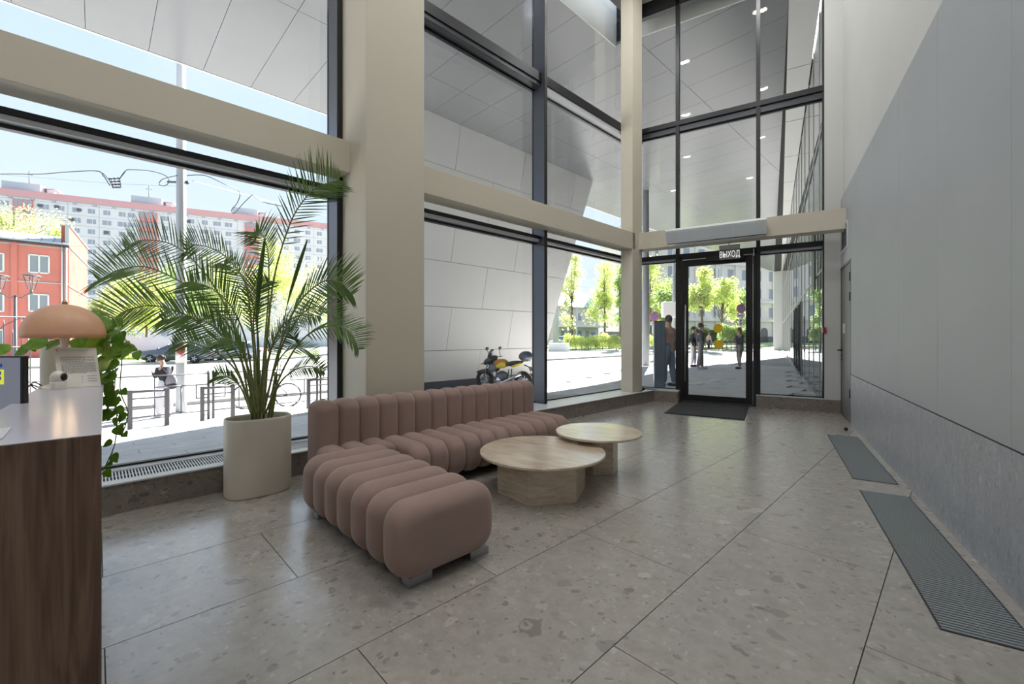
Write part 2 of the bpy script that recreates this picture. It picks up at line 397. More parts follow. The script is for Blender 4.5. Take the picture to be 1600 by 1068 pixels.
# columns and beams
b = MB(); b.boxL(1.905, 2.571, -4.04, -4.72, 0, ZC); big_col = struct(b.build('trim_4', 'cream', bevel=.006))
b = MB(); b.boxL(1.893, 1.906, -4.30, -4.36, .27, .35); b.boxL(1.893, 1.906, -4.39, -4.45, .27, .35); b.build('wall_socket', 'plastic_white', big_col, bevel=.006)
b = MB(); b.boxL(7.50, 7.86, -4.40, -4.66, .228, ZC); struct(b.build('trim_5', 'cream', bevel=.004))
b = MB(); b.box(.80, XR + .03, 9.24, 9.5, 0, ZC); struct(b.build('wall_end', 'white_wall'))
b = MB(); b.boxL(-6, 1.905, -4.40, -4.68, 3.01, 3.335); b.boxL(2.571, 7.60, -4.40, -4.68, 3.01, 3.335); struct(b.build('trim_6', 'cream', bevel=.004))
pa = W(7.57, -4.40); b = MB(); b.prism([(-2.26, 8.62), (XR, 8.62), (XR, 8.90), (-2.42, 8.90), (-2.45, 8.64)], 3.03, 3.36); struct(b.build('trim_7', 'cream', bevel=.004))
# ---------------- long window wall: frames and panes
def win(name): o = bpy.data.objects.new(name, None); COL.objects.link(o); o.empty_display_size = .1; o['kind'] = 'structure'; return o
def frameL(w, s0, s1, t0, t1, z0, z1, nm='mullion', m='frame'):
    b = MB(); b.boxL(s0, s1, t0, t1, z0, z1); return b.build(nm, m, w, bevel=.003)
S_COR = 8.36
lev = [(.228, 2.80), (2.93, 5.33), (5.55, 8.05)]
bays = [(-6, -2.4), (-2.4, 1.86), (1.86, 5.17), (5.17, S_COR)]
for i, (a, c) in enumerate(bays):
    w = win('window_%d' % (i + 1))
    if i: 
        frameL(w, a - .012, a + .05, -4.60, -4.86, .22, ZC, 'mullion', 'mullion_grey'); frameL(w, a - .014, a + .052, -4.594, -4.606, .22, ZC, 'mullion_front', 'door_black')
        frameL(w, a - .016, a + .0, -4.835, -4.87, .22, ZC, 'mullion_cap', 'door_black')
    frameL(w, a, c, -4.70, -4.86, 2.885, 2.935, 'transom'); frameL(w, a, c, -4.80, -4.87, 2.815, 2.845, 'transom_bead', 'door_black')
    frameL(w, a, c, -4.712, -4.86, 2.845, 2.885, 'transom_recess', 'ledge')
    frameL(w, a, c, -4.66, -4.86, 5.40, 5.55, 'transom'); frameL(w, a, c, -4.82, -4.87, 5.31, 5.335, 'transom_bead', 'door_black')
    frameL(w, a, c, -4.68, -4.86, 5.335, 5.40, 'transom_recess', 'ledge' if i == 3 else 'frame_grey')
    frameL(w, a, c, -4.66, -4.86, 8.05, ZC, 'head_rail', 'frame'); frameL(w, a, c, -4.80, -4.86, .228, .246, 'bottom_rail', 'door_black')
    for z0, z1 in ((.24, 2.83), (2.93, 5.32), (5.55, 8.06)):
        b = MB(); b.boxL(a, c, -4.835, -4.85, z0, z1); b.build('pane', 'glass', w)
# ---------------- end window wall
def frameW(w, x0, x1, y0, y1, z0, z1, nm='mullion', m='frame'):
    b = MB(); b.box(x0, x1, y0, y1, z0, z1); return b.build(nm, m, w, bevel=.003)
XC = -2.50
cols = [XC, -1.63, -.20, .78]
for i, (a, c) in enumerate(zip(cols, cols[1:])):
    w = win('window_%d' % (i + 5))
    if i: frameW(w, a - .035, a + .035, YE - .10, YE + .02, 0 if True else .2, ZC, 'mullion', 'door_black')
    if i == 2: frameW(w, c - .005, c + .03, YE - .10, YE + .02, .22, ZC, 'mullion', 'door_black')
    if i != 1:
        frameW(w, a, c, YE - .11, YE + .02, 2.90, 2.985, 'transom'); frameW(w, a, c, YE - .03, YE + .02, 2.83, 2.855, 'transom_bead', 'door_black')
        frameW(w, a, c, YE - .02, YE + .01, 2.855, 2.90, 'transom_recess', 'ledge'); frameW(w, a, c, YE - .03, YE + .02, .228, .246, 'bottom_rail', 'door_black')
        b = MB(); b.box(a, c, YE - .005, YE + .01, .24, 2.84); b.build('pane', 'glass', w)
    b = MB(); b.box(a, c, YE - .005, YE + .01, 2.985, 5.47); b.build('pane', 'glass', w)
    b = MB(); b.box(a, c, YE - .005, YE + .01, 5.70, 8.06); b.build('pane', 'glass', w)
    frameW(w, a, c, YE - .11, YE + .02, 5.60, 5.70, 'transom'); frameW(w, a, c, YE - .03, YE + .02, 5.46, 5.485, 'transom_bead', 'door_black')
    frameW(w, a, c, YE - .07, YE + .01, 5.485, 5.60, 'transom_recess', 'frame_grey')
    frameW(w, a, c, YE - .10, YE + .02, 8.05, ZC, 'head_rail')
# ---------------- entrance door
d1 = win('door_1')
x0, x1 = -1.595, -.235; yd = YE - .06
def bx(nm, m, *a, par=d1, bevel=.003):
    b = MB(); b.box(*a); return b.build(nm, m, par, bevel=bevel)
bx('door_frame', 'door_black', x0, x0 + .05, yd - .05, YE + .02, 0, 2.93); bx('door_frame', 'door_black', x1 - .05, x1, yd - .05, YE + .02, 0, 2.93)
bx('door_frame', 'door_black', x0, x1, yd - .05, YE + .02, 2.86, 2.98)
bx('threshold', 'door_black', x0, x1, yd - .03, YE + .02, 0, .02)
la, lb = x0 + .055, x1 - .055
leaf = MB(); leaf.box(la, la + .115, yd - .02, yd + .03, .025, 2.85); leaf.box(lb - .115, lb, yd - .02, yd + .03, .025, 2.85)
leaf.box(la + .115, lb - .115, yd - .02, yd + .03, .025, .145); leaf.box(la + .115, lb - .115, yd - .02, yd + .03, 2.72, 2.85)
lf = leaf.build('door_leaf', 'door_black', d1, bevel=.003)
b = MB(); b.box(la + .11, lb - .11, yd, yd + .014, .14, 2.73); b.build('pane', 'glass', lf)
for (u, v) in ((1122, 512.5), (1122.5, 537.5)):
    p = PY(u, v, yd - .003); b = MB(); fr = Matrix.Rotation(math.pi / 2, 3, 'X')
    b.lathe([(.085, 0), (.085, .002)], p, 28, smooth=False, fr=fr); b.build('yellow_marker', 'yellow', lf)
hx = la + .07; b = MB(); b.tube([(hx, yd - .085, .42), (hx, yd - .085, 1.95)], .017, 12)
for z in (.55, 1.8): b.tube([(hx, yd - .085, z), (hx, yd - .01, z)], .01, 8)
b.build('pull_handle', 'steel', lf)
b = MB(); b.box(hx - .02, hx + .02, yd - .03, yd - .02, 1.02, 1.1); b.build('lock', 'steel', lf, bevel=.004)
b = MB(); b.box(la + .45, la + 1.1, yd - .10, yd - .02, 2.78, 2.86); b.build('door_closer', 'door_black', d1, bevel=.004)
b = MB(); b.box(la + .97, la + 1.06, yd - .102, yd - .099, 2.815, 2.825); b.build('closer_badge', 'steel', d1)
b = MB(); b.box(x1 - .045, x1 - .03, yd - .06, yd - .04, 2.82, 2.95); b.build('door_sensor', 'ledge', d1)
# side door in right wall
d2 = win('door_2'); xd = XR + .035
bx('door_frame', 'frame_grey', XR - .004, xd + .08, 8.16, 8.20, 0, 2.485, par=d2); bx('door_frame', 'frame_grey', XR - .004, xd + .08, 9.24, 9.28, 0, 2.485, par=d2)
bx('door_frame', 'frame_grey', XR - .004, xd + .08, 8.20, 9.24, 2.44, 2.485, par=d2)
l2 = bx('door_leaf', 'door_grey', XR + .004, xd + .04, 8.205, 9.235, .01, 2.435, par=d2)
for z in (.38, 1.85, 2.15): bx('hinge', 'door_black', XR - .014, XR + .01, 8.19, 8.235, z, z + .13, par=d2)
b = MB(); b.tube([(XR + .004, 9.12, 1.08), (XR - .055, 9.12, 1.08), (XR - .06, 9.0, 1.08)], .011, 10); b.lathe([(.026, 0), (.026, .008)], (XR, 9.12, 1.08), 16, fr=Matrix.Rotation(-math.pi / 2, 3, 'Y'))
b.lathe([(.024, 0), (.024, .008)], (XR, 9.12, .99), 16, fr=Matrix.Rotation(-math.pi / 2, 3, 'Y')); b.lathe([(.018, 0), (.018, .01)], (XR, 9.12, .92), 16, fr=Matrix.Rotation(-math.pi / 2, 3, 'Y'))
b.build('lever_handle', 'door_black', d2)
b = MB(); b.box(XR + .001, XR + .004, 8.79, 9.0, 1.36, 1.52); b.build('door_notice', 'white', d2)
# wall vent, call point, door stop
v = thing('wall_vent', 'white louvred ventilation grille on the right wall above the grey side door', 'vent', (XR, 8.79, 2.70))
b = MB()
for a in ((8.44, 8.47, 2.70, 3.13), (9.11, 9.14, 2.70, 3.13), (8.47, 9.11, 2.70, 2.73), (8.47, 9.11, 3.10, 3.13)): b.box(XR - .015, XR, a[0], a[1], a[2], a[3])
b.build('vent_frame', 'ledge', v); b = MB(); b.box(XR - .003, XR, 8.47, 9.11, 2.73, 3.10); b.build('backing', 'black', v)
for k in range(8):
    z = 2.745 + k * .045; b = MB(); b.hexa([(XR - .014, 8.47, z), (XR - .002, 8.47, z + .022), (XR - .002, 9.11, z + .022), (XR - .014, 9.11, z), (XR - .014, 8.47, z + .004), (XR - .002, 8.47, z + .026), (XR - .002, 9.11, z + .026), (XR - .014, 9.11, z + .004)]); b.build('louvre', 'ledge', v)
c = thing('fire_call_point', 'small red fire alarm call point on the window post beside the side door', 'alarm', (.80, YE - .11, 1.40))
b = MB(); b.box(.775, .825, YE - .15, YE - .11, 1.37, 1.47); b.build('call_box', 'red', c, bevel=.005); b = MB(); b.box(.758, .775, YE - .14, YE - .11, 1.38, 1.46); b.build('side_label', 'white', c)
b = MB(); b.lathe([(.022, 0), (.022, .03), (.015, .04)], (.90, 7.55, 0), 14); rebase(tag(b.build('door_stop', 'dark'), 'small black round door stop on the floor beside the right wall', 'door stop'), (.90, 7.55, 0))
# air curtain above the door
y0 = 8.20; a = thing('air_curtain', 'long grey metal air curtain mounted on the beam above the entrance door', 'air curtain', (-.9, 8.5, 2.95))
b = MB(); P = [(8.60, 3.27), (8.24, 3.27), (8.20, 3.23), (8.34, 3.02), (8.60, 3.02)]
XA, XB = -1.66, -.06
b.extrude([(XA, p[0], p[1]) for p in P], (XB - XA, 0, 0)); b.build('casing', mat('casing_grey', (224, 226, 226), .4, .0), a, bevel=.006)
def slope(k, o): return (8.205 + (8.335 - 8.205) * k - o, 3.218 + (3.03 - 3.218) * k - o * .6)
b = MB()
for (xa, xb) in ((XA + .03, XA + .23), (XA + .25, XA + .48), (XA + .5, XB - .5), (XB - .48, XB - .03)):
    p, q = slope(.08, .003), slope(.92, .003)
    b.extrude([(xa, p[0], p[1]), (xa, q[0], q[1]), (xa, q[0] + .006, q[1] + .004), (xa, p[0] + .006, p[1] + .004)], (xb - xa, 0, 0))
b.build('front_reflection', mat('reflection_grey', (214, 220, 224), .35, .0), a)  # pale patches painted on for reflections in the sloped front
b = MB(); b.box(XA + .02, XB - .02, 8.33, 8.345, 3.012, 3.02); b.build('outlet_slot', 'black', a)
for x in (XA + .25, -.86, XB - .28): b = MB(); b.box(x - .03, x + .03, 8.5, 8.6, 3.27, 3.30); b.build('mounting_bracket', 'steel', a)
# exit sign
ex = thing('exit_sign', 'hanging translucent exit sign with white Cyrillic lettering above the entrance door', 'sign', (-.72, 8.75, 2.96))
cx_, cy_ = PY(1140, 395, 8.75).x, 8.75
zt = PY(1140, 389, 8.75).z; zb = PY(1140, 402, 8.75).z
b = MB(); b.tube([(cx_ - .01, cy_, 3.03), (cx_ - .01, cy_, zt + .06)], .008, 8); b.box(cx_ - .17, cx_ + .17, cy_ - .02, cy_ + .02, zt, zt + .075); b.build('lamp_housing', mat('sign_housing', (170, 168, 164), .4), ex)
b = MB(); b.box(cx_ - .165, cx_ + .165, cy_ - .003, cy_ + .003, zb - .03, zt); b.build('sign_plate', mat('sign_plate', (120, 118, 116), .3), ex)
cu = bpy.data.curves.new('lettering', 'FONT'); cu.body = 'ВЫХОД'; cu.size = .125; cu.extrude = .002; cu.align_x = 'CENTER'
cu.materials.append(mat('sign_letter', (240, 240, 236), .4, emit=.3)); tc_ = bpy.data.objects.new('lettering', cu); COL.objects.link(tc_); bpy.context.view_layer.update(); me_ = bpy.data.meshes.new_from_object(tc_.evaluated_get(bpy.context.evaluated_depsgraph_get())); bpy.data.objects.remove(tc_); to = bpy.data.objects.new('lettering', me_); COL.objects.link(to); to.parent = ex
to.location = Vector((cx_, cy_ - .008, zb + .005)) - wloc(ex); to.rotation_euler = (math.pi / 2, 0, 0); to.scale = (.72, 1.25, 1)
# door mat
P = [(-1.60, 9.22), (-1.44, 7.62), (-.36, 7.66), (-.31, 9.22)]
P = [(-1.56, 9.20), (-1.56, 7.62), (-.35, 7.62), (-.35, 9.20)]
m_ = thing('door_mat', 'dark grey entrance mat on the floor inside the glass door', 'mat', (-.95, 8.4, 0))
b = MB(); b.prism([(p[0], p[1]) for p in P][::1], .001, .010); b.build('mat_border', 'dark', m_, bevel=.003)
b = MB(); b.box(-1.535, -.375, 7.645, 9.18, .009, .015); b.build('mat_pile', 'mat', m_)
# floor convector grilles along the right wall
def fgrille(y0, y1, label, step):
    g = thing('floor_grille', label, 'grille', (.8, (y0 + y1) / 2, 0), 'convector grilles set in the floor')
    b = MB()
    for a in ((.645, .652, y0, y1), (.958, .965, y0, y1), (.652, .958, y0, y0 + .006), (.652, .958, y1 - .006, y1)): b.box(a[0], a[1], a[2], a[3], -.003, .004)
    b.build('grille_frame', 'frame_grey', g); b = MB(); b.box(.652, .958, y0, y1, -.002, .0015); b.build('tray', 'black', g)
    b = MB(); y = y0 + .01
    while y < y1 - .01: b.box(.653, .957, y, y + step * .66, .0015, .0045); y += step
    b.box(.80, .804, y0, y1, .0015, .0035)
    b.build('grille_slats', mat('slat_grey', (140, 146, 148), .4, .2), g, kind='stuff')
fgrille(2.62, 4.66, 'long grey slatted convector grille in the floor, nearer one by the right wall', .024)
fgrille(5.0, 7.1, 'grey slatted convector grille in the floor, farther one by the right wall', .02)
# ceiling downlights (lamp light lives with its fixture)
for i, (x, y) in enumerate([(-.2, 8.0), (-1.9, 7.0), (-.2, 4.6), (-2.3, 4.2), (-.3, 1.2), (-2.8, .8), (-.8, -3), (-4, -3)]):
    f = thing('ceiling_downlight', 'square twin ceiling downlight in the %s row, %s from the entrance' % (('right wall', 'window')[i % 2], ('first', 'second', 'third', 'last')[i // 2]), 'light', (x, y, ZC), 'twin downlights on the lobby ceiling')
    b = MB(); b.box(x - .16, x + .16, y - .08, y + .08, ZC - .03, ZC); b.build('housing', 'plastic_white', f)
    for dx in (-.08, .08): b = MB(); b.lathe([(.055, 0), (.055, .004)], (x + dx, y, ZC - .036), 16); b.build('lamp', mat('lamp_glow', (255, 236, 205), .5, emit=14), f)
    l = bpy.data.lights.new('downlight', 'AREA'); l.shape = 'RECTANGLE'; l.size = .14; l.size_y = .07; l.energy = ROOM_LIGHT; l.color = (.97, .98, 1.0)
    lo = bpy.data.objects.new('downlight', l); COL.objects.link(lo); lo.parent = f; lo.location = (0, 0, -.045)
# ================================================================== FURNITURE
def rrect(w, h, r, o, n=6):     # rounded rectangle inset by o, centred
    w -= 2 * o; h -= 2 * o; r = max(r - o * .6, .012); r = min(r, w / 2, h / 2); pts = []
    for cx, cy, a0 in ((w / 2 - r, h / 2 - r, 0), (-w / 2 + r, h / 2 - r, 90), (-w / 2 + r, -h / 2 + r, 180), (w / 2 - r, -h / 2 + r, 270)):
        for k in range(n + 1):
            a = math.radians(a0 + 90 * k / n); pts.append((cx + r * math.cos(a), cy + r * math.sin(a)))
    return pts
def channel(mapf, w, h, r, a0, a1, puff, end0=0, end1=0, n=7):
    # a puffed upholstery channel: rounded profile swept from a0 to a1, pinched at both seams
    b = MB(); st = []; L_ = a1 - a0
    m = 14
    for i in range(m + 1):
        x = -math.cos(math.pi * i / m); pos = (x + 1) / 2 * L_
        R = puff; e0 = pos / (L_ / 2); e1 = (L_ - pos) / (L_ / 2)
        q = min(1, e0, e1); o = R * (1 - math.sqrt(max(0, 1 - (1 - q) ** 2.6)))
        st.append((a0 + pos, o))
    vs = []; 
    for a, o in st:
        for (x, y) in rrect(w, h, r, o, n): vs.append(mapf(a, x, y))
    k = len(vs) // len(st)
    b.add(vs, [(j * k + i, j * k + (i + 1) % k, (j + 1) * k + (i + 1) % k, (j + 1) * k + i) for j in range(len(st) - 1) for i in range(k)], 0, True)
    b.f += [list(range(k))[::-1], [(len(st) - 1) * k + i for i in range(k)]]; b.m += [0, 0]; b.sm += [True, True]
    return b
sofa = thing('corner_sofa', 'mauve velvet channel-tufted corner sofa with a low chaise, facing the travertine tables', 'sofa', W(2.4, -3.3, 0))
N = 14; S0, S1 = 1.29, 3.88; dp = (S1 - S0) / N
for i in range(N):
    a, c = S0 + i * dp, S0 + (i + 1) * dp
    b = channel(lambda q, x, y: W(q, -3.735 + x, .42 + y), .26, .69, .085, a - .004, c + .004, .052)
    b.build('back_channel', 'velvet', sofa)
    front = -3.05 if a > 1.70 else -3.30
    wd = front + 3.68
    b = channel(lambda q, x, y, wd=wd, front=front: W(q, front - wd / 2 + x, .235 + y), wd, .35, .13 if a > 1.7 else .05, a - .004, c + .004, .068)
    b.build('seat_channel', 'velvet', sofa)
NC = 7; T0, T1 = -3.32, -1.915; dc = (T1 - T0) / NC
for i in range(NC):
    a, c = T0 + i * dc, T0 + (i + 1) * dc
    b = channel(lambda q, x, y: W(1.395 + x, q, .245 + y), .665, .395, .125, a - .004, c + .004, .088)
    b.build('chaise_channel', 'velvet', sofa)
b = MB(); b.boxL(1.32, 3.85, -3.84, -3.3, .04, .10); b.boxL(1.2, 1.6, -3.3, -2.0, .035, .09); b.build('base', 'dark', sofa)
for (s, t) in ((1.235, -2.01), (1.635, -2.01), (1.20, -3.2), (1.6, -3.2), (3.78, -3.12), (3.78, -3.8), (2.5, -3.8), (1.36, -3.8)):
    b = MB(); b.boxL(s - .07, s + .07, t - .04, t + .04, 0, .048); b.build('foot', 'steel', sofa, bevel=.003)

def travertine():
    m, n, b = base_mat('travertine'); geo = sub(n, 'ShaderNodeNewGeometry')
    mp = sub(n, 'ShaderNodeMapping'); mp.inputs['Rotation'].default_value = (0, 0, .35); mp.inputs['Scale'].default_value = (2.2, 9, 26)
    n.links.new(geo.outputs['Position'], mp.inputs[0])
    t = sub(n, 'ShaderNodeTexNoise'); t.inputs['Scale'].default_value = 1.6; t.inputs['Detail'].default_value = 8; t.inputs['Distortion'].default_value = .6
    n.links.new(mp.outputs[0], t.inputs['Vector'])
    r = sub(n, 'ShaderNodeValToRGB'); e = r.color_ramp.elements; e[0].position = .3; e[0].color = srgb(186, 166, 142); e[1].position = .7; e[1].color = srgb(216, 202, 182)
    n.links.new(t.outputs['Fac'], r.inputs[0])
    v = sub(n, 'ShaderNodeTexNoise'); v.inputs['Scale'].default_value = 9; v.inputs['Detail'].default_value = 3; n.links.new(mp.outputs[0], v.inputs['Vector'])
    k = sub(n, 'ShaderNodeMapRange'); k.inputs[1].default_value = .26; k.inputs[2].default_value = .31; n.links.new(v.outputs['Fac'], k.inputs[0])
    x = sub(n, 'ShaderNodeMixRGB'); x.inputs[1].default_value = srgb(120, 98, 78); n.links.new(k.outputs[0], x.inputs[0]); n.links.new(r.outputs[0], x.inputs[2])
    n.links.new(x.outputs[0], b.inputs['Base Color']); b.inputs['Roughness'].default_value = .2; b.inputs['Specular IOR Level'].default_value = .9
    return m
M['travertine'] = travertine()
def hex_table(label, c, R, z, c2, r2, ang):
    t = thing('coffee_table', label, 'table', (c2[0], c2[1], 0), 'travertine coffee tables')
    b = MB(); b.lathe([(R - .006, z - .022), (R, z - .018), (R, z - .004), (R - .004, z)], (c[0], c[1], 0), 72, smooth=False)
    b.build('table_top', 'travertine', t)
    b = MB(); b.prism([(c2[0] + r2 * math.cos(ang + k * math.pi / 3), c2[1] + r2 * math.sin(ang + k * math.pi / 3)) for k in range(6)], 0, z - .022)
    b.build('pedestal', 'travertine', t, bevel=.003)
def stang(deg):     # angle given in the (s,t) frame -> world angle
    v = LD * math.cos(math.radians(deg)) + LN * math.sin(math.radians(deg)); return math.atan2(v.y, v.x)
c1 = W(2.735, -2.465); hex_table('wide low round travertine coffee table on a hexagonal base, in front of the chaise', c1, .53, .34, c1, .385, stang(34))
c2 = W(3.47, -2.405); c3 = W(3.545, -2.455); hex_table('smaller and taller round travertine coffee table whose top overlaps the wide one', c2, .405, .40, c3, .195, stang(40))

# ------------------------------------------------------------------ planter with palm
pc = W(.985, -4.10)
palm = thing('potted_palm', 'tall areca palm in an oval cream planter by the window left of the sofa', 'plant', pc)
ZP = .635
prof = [(.96, 0), (.985, .012), (1, .03), (1, ZP - .02), (.995, ZP - .004), (.975, ZP), (.95, ZP - .004), (.94, ZP - .02), (.93, ZP - .12)]
b = MB(); n = 64; vs = []
for r, z in prof:
    for i in range(n):
        a = 2 * math.pi * i / n; ex_ = .8
        x = math.copysign(abs(math.cos(a)) ** ex_, math.cos(a)) * .246 * r; y = math.copysign(abs(math.sin(a)) ** ex_, math.sin(a)) * .175 * r
        vs.append(pc + LD * x - LN * y + UP * z)
b.add(vs, [(j * n + i, j * n + (i + 1) % n, (j + 1) * n + (i + 1) % n, (j + 1) * n + i) for j in range(len(prof) - 1) for i in range(n)], 0, True)
b.f.append(list(range(n))[::-1]); b.m.append(0); b.sm.append(False)
b.build('planter', 'pot', palm)
b = MB(); vs = [pc + UP * (ZP - .05)] + [pc + LD * (math.cos(2 * math.pi * i / 32) * .245) - LN * (math.sin(2 * math.pi * i / 32) * .16) + UP * (ZP - .07) for i in range(32)]
b.add(vs, [(0, 1 + i, 1 + (i + 1) % 32) for i in range(32)], 0, True); b.build('soil', 'soil', palm)
def bez(P, k):
    P = [Vector(p) for p in P]; n = len(P) - 1; x = k * n; i = min(int(x), n - 1); f = x - i
    p0 = P[max(i - 1, 0)]; p1 = P[i]; p2 = P[i + 1]; p3 = P[min(i + 2, n)]
    return .5 * ((2 * p1) + (p2 - p0) * f + (2 * p0 - 5 * p1 + 4 * p2 - p3) * f * f + (3 * p1 - p0 - 3 * p2 + p3) * f ** 3)
rs = random.Random(3)
def frond(ctrl, leaf=.34, n=46, start=.30, droop=.25, fold=.5, width=.011, parent=None, side=None, spread=1.0):
    P = [bez(ctrl, k / 40) for k in range(41)]
    b = MB(); b.tube(P, [.008 * (1 - .75 * k / 40) + .001 for k in range(41)], 6); st = b.build('frond_stem', 'cane', parent)
    lf = MB(); chord = (P[40] - P[int(40 * start)]).normalized()
    for k in range(n):
        u = start + (1 - start) * k / (n - 1); p = bez(ctrl, min(u, .999)); q = bez(ctrl, min(u + .02, 1)) ; q0 = bez(ctrl, max(u - .02, 0))
        d = ((q - q0).normalized() * .4 + chord * .6).normalized()
        sd_ = side if side is not None else Vector((0, 0, 1))
        lat = d.cross(sd_)
        if lat.length < .15: lat = d.cross(RV)
        lat.normalize(); nrm = lat.cross(d).normalized()
        w = math.sin(math.pi * min(1, .12 + .88 * (u - start) / (1 - start) * .93)) ** .85
        L_ = leaf * w * rs.uniform(.85, 1.08)
        for sg in (1, -1):
            dd = (d * rs.uniform(.7, .95) + lat * sg * spread + nrm * fold * rs.uniform(.5, 1.2)).normalized()
            wd = width * rs.uniform(.8, 1.2); prev = None; pos = p.copy(); pts = []
            wn = dd.cross(nrm).normalized()
            for j in range(5):
                f = j / 4; ww = wd * (0.45 + 1.1 * math.sin(math.pi * min(.98, f * .8 + .12))) * (1 - f ** 3)
                pts.append((pos + wn * ww, pos - wn * ww)); dd = (dd - UP * droop * .35 * (f + .2)).normalized(); pos = pos + dd * L_ / 4
            vs = [x for pr in pts for x in pr]
            lf.add(vs, [(2 * j, 2 * j + 1, 2 * j + 3, 2 * j + 2) for j in range(4)], 0, True)
    lf.build('leaflets', 'leaf', st, kind='stuff')
def pp(l): return [D(*x) for x in l]
B0 = 3.55
FR = [  # control points as (u, v, depth)
 ([(398, 645, B0), (376, 540, 3.5), (318, 465, 3.45), (240, 420, 3.4), (190, 420, 3.35), (155, 438, 3.3)], .36, .40),
 ([(392, 645, 3.5), (368, 520, 3.55), (330, 440, 3.6), (275, 385, 3.65), (222, 375, 3.7), (196, 388, 3.72)], .30, .45),
 ([(395, 645, 3.45), (362, 560, 3.35), (305, 500, 3.25), (245, 478, 3.15), (200, 484, 3.1), (168, 505, 3.05)], .34, .38),
 ([(402, 645, B0), (394, 520, 3.6), (382, 440, 3.7), (345, 395, 3.8), (305, 382, 3.85), (292, 392, 3.86)], .27, .45),
 ([(408, 645, B0), (420, 500, 3.6), (430, 425, 3.65), (455, 345, 3.7), (482, 304, 3.72), (506, 288, 3.7), (530, 282, 3.66)], .36, .42),
 ([(405, 645, 3.6), (415, 520, 3.75), (420, 450, 3.85), (418, 390, 3.9), (406, 362, 3.95), (398, 380, 3.95)], .27, .5),
 ([(412, 645, 3.5), (436, 545, 3.45), (462, 480, 3.4), (500, 442, 3.38), (530, 440, 3.36), (550, 460, 3.34)], .30, .38),
 ([(415, 645, 3.6), (446, 570, 3.6), (478, 525, 3.6), (520, 508, 3.6), (548, 520, 3.6), (560, 545, 3.6)], .24, .42),
 ([(410, 645, 3.65), (434, 560, 3.75), (456, 510, 3.8), (486, 480, 3.85), (514, 484, 3.9), (522, 500, 3.9)], .25, .4),
 ([(394, 645, 3.5), (372, 585, 3.42), (345, 555, 3.4), (315, 540, 3.35), (290, 534, 3.3), (272, 540, 3.3)], .20, .42),
 ([(398, 645, 3.45), (380, 570, 3.3), (345, 520, 3.15), (300, 494, 3.05), (255, 500, 3.0)], .26, .4),
 ([(415, 645, 3.55), (436, 600, 3.5), (460, 578, 3.45), (484, 572, 3.4), (506, 580, 3.4)], .15, .4),
 ([(392, 645, 3.55), (376, 605, 3.5), (354, 588, 3.5), (334, 590, 3.5)], .14, .4),
 ([(400, 645, 3.55), (386, 540, 3.45), (362, 480, 3.35), (330, 450, 3.3), (298, 440, 3.25)], .28, .4),
 ([(405, 645, 3.6), (404, 540, 3.65), (396, 480, 3.7), (378, 430, 3.75), (350, 412, 3.8)], .26, .42),
 ([(410, 645, 3.5), (420, 560, 3.35), (440, 510, 3.2), (470, 492, 3.1), (500, 494, 3.05)], .24, .4),
 ([(412, 645, 3.65), (428, 580, 3.8), (448, 548, 3.9), (474, 545, 4.0), (495, 560, 4.05)], .18, .42),
 ([(402, 645, 3.4), (392, 590, 3.25), (376, 545, 3.15), (352, 528, 3.1), (330, 540, 3.05)], .20, .42),
 ([(406, 645, 3.6), (412, 590, 3.65), (424, 545, 3.7), (446, 520, 3.7), (462, 530, 3.7)], .2, .45),
 ([(404, 645, 3.5), (400, 560, 3.5), (396, 500, 3.5), (404, 455, 3.5), (420, 440, 3.5)], .22, .4),
 ([(399, 645, 3.6), (384, 560, 3.75), (364, 505, 3.85), (335, 490, 3.9), (312, 505, 3.95)], .24, .42),
]
for i, (c_, lf_, st_) in enumerate(FR):
    frond(pp(c_), lf_ * 1.02, int(20 + 44 * lf_), st_, droop=rs.uniform(.08, .25), fold=rs.uniform(.0, .3), width=rs.uniform(.0034, .0046) * (.55 + .45 * lf_ / .3), parent=palm, side=(FV * -1 + UP * rs.uniform(.0, .9) + RV * rs.uniform(-.3, .3)))
b = MB()      # unopened spear leaf
P = pp([(404, 600, 3.5), (402, 500, 3.5), (405, 440, 3.5), (414, 372, 3.48)])
b.tube([bez(P, k / 20) for k in range(21)], [.006 + .014 * math.sin(math.pi * max(0, (k - 6) / 14.2)) for k in range(21)], 6); b.build('spear_leaf', 'leaf', palm)
b = MB(); P = pp([(430, 600, 3.6), (446, 490, 3.65), (462, 430, 3.7), (480, 375, 3.7)])
b.tube([bez(P, k / 20) for k in range(21)], [.004 + .012 * math.sin(math.pi * max(0, (k - 8) / 12.2)) for k in range(21)], 6); b.build('spear_leaf', 'leaf', palm)
for k in range(15):
    a = rs.uniform(0, 6.28); rr = rs.uniform(.1, .8); p = pc + LD * (.2 * rr * math.cos(a)) - LN * (.12 * rr * math.sin(a)) + UP * (ZP - .08)
    q = p + LD * ((p - pc).dot(LD) * rs.uniform(.3, .9)) + LN * ((p - pc).dot(LN) * rs.uniform(.3, .9)) + UP * rs.uniform(.25, .62)
    r = rs.uniform(.008, .017) if k < 8 else .005
    b = MB(); b.tube([p.lerp(q, f / 8) for f in range(9)], [r * (1 - .45 * f / 8) * (1.12 if f in (2, 5) else 1) for f in range(9)], 8); b.build('cane', 'cane', palm)

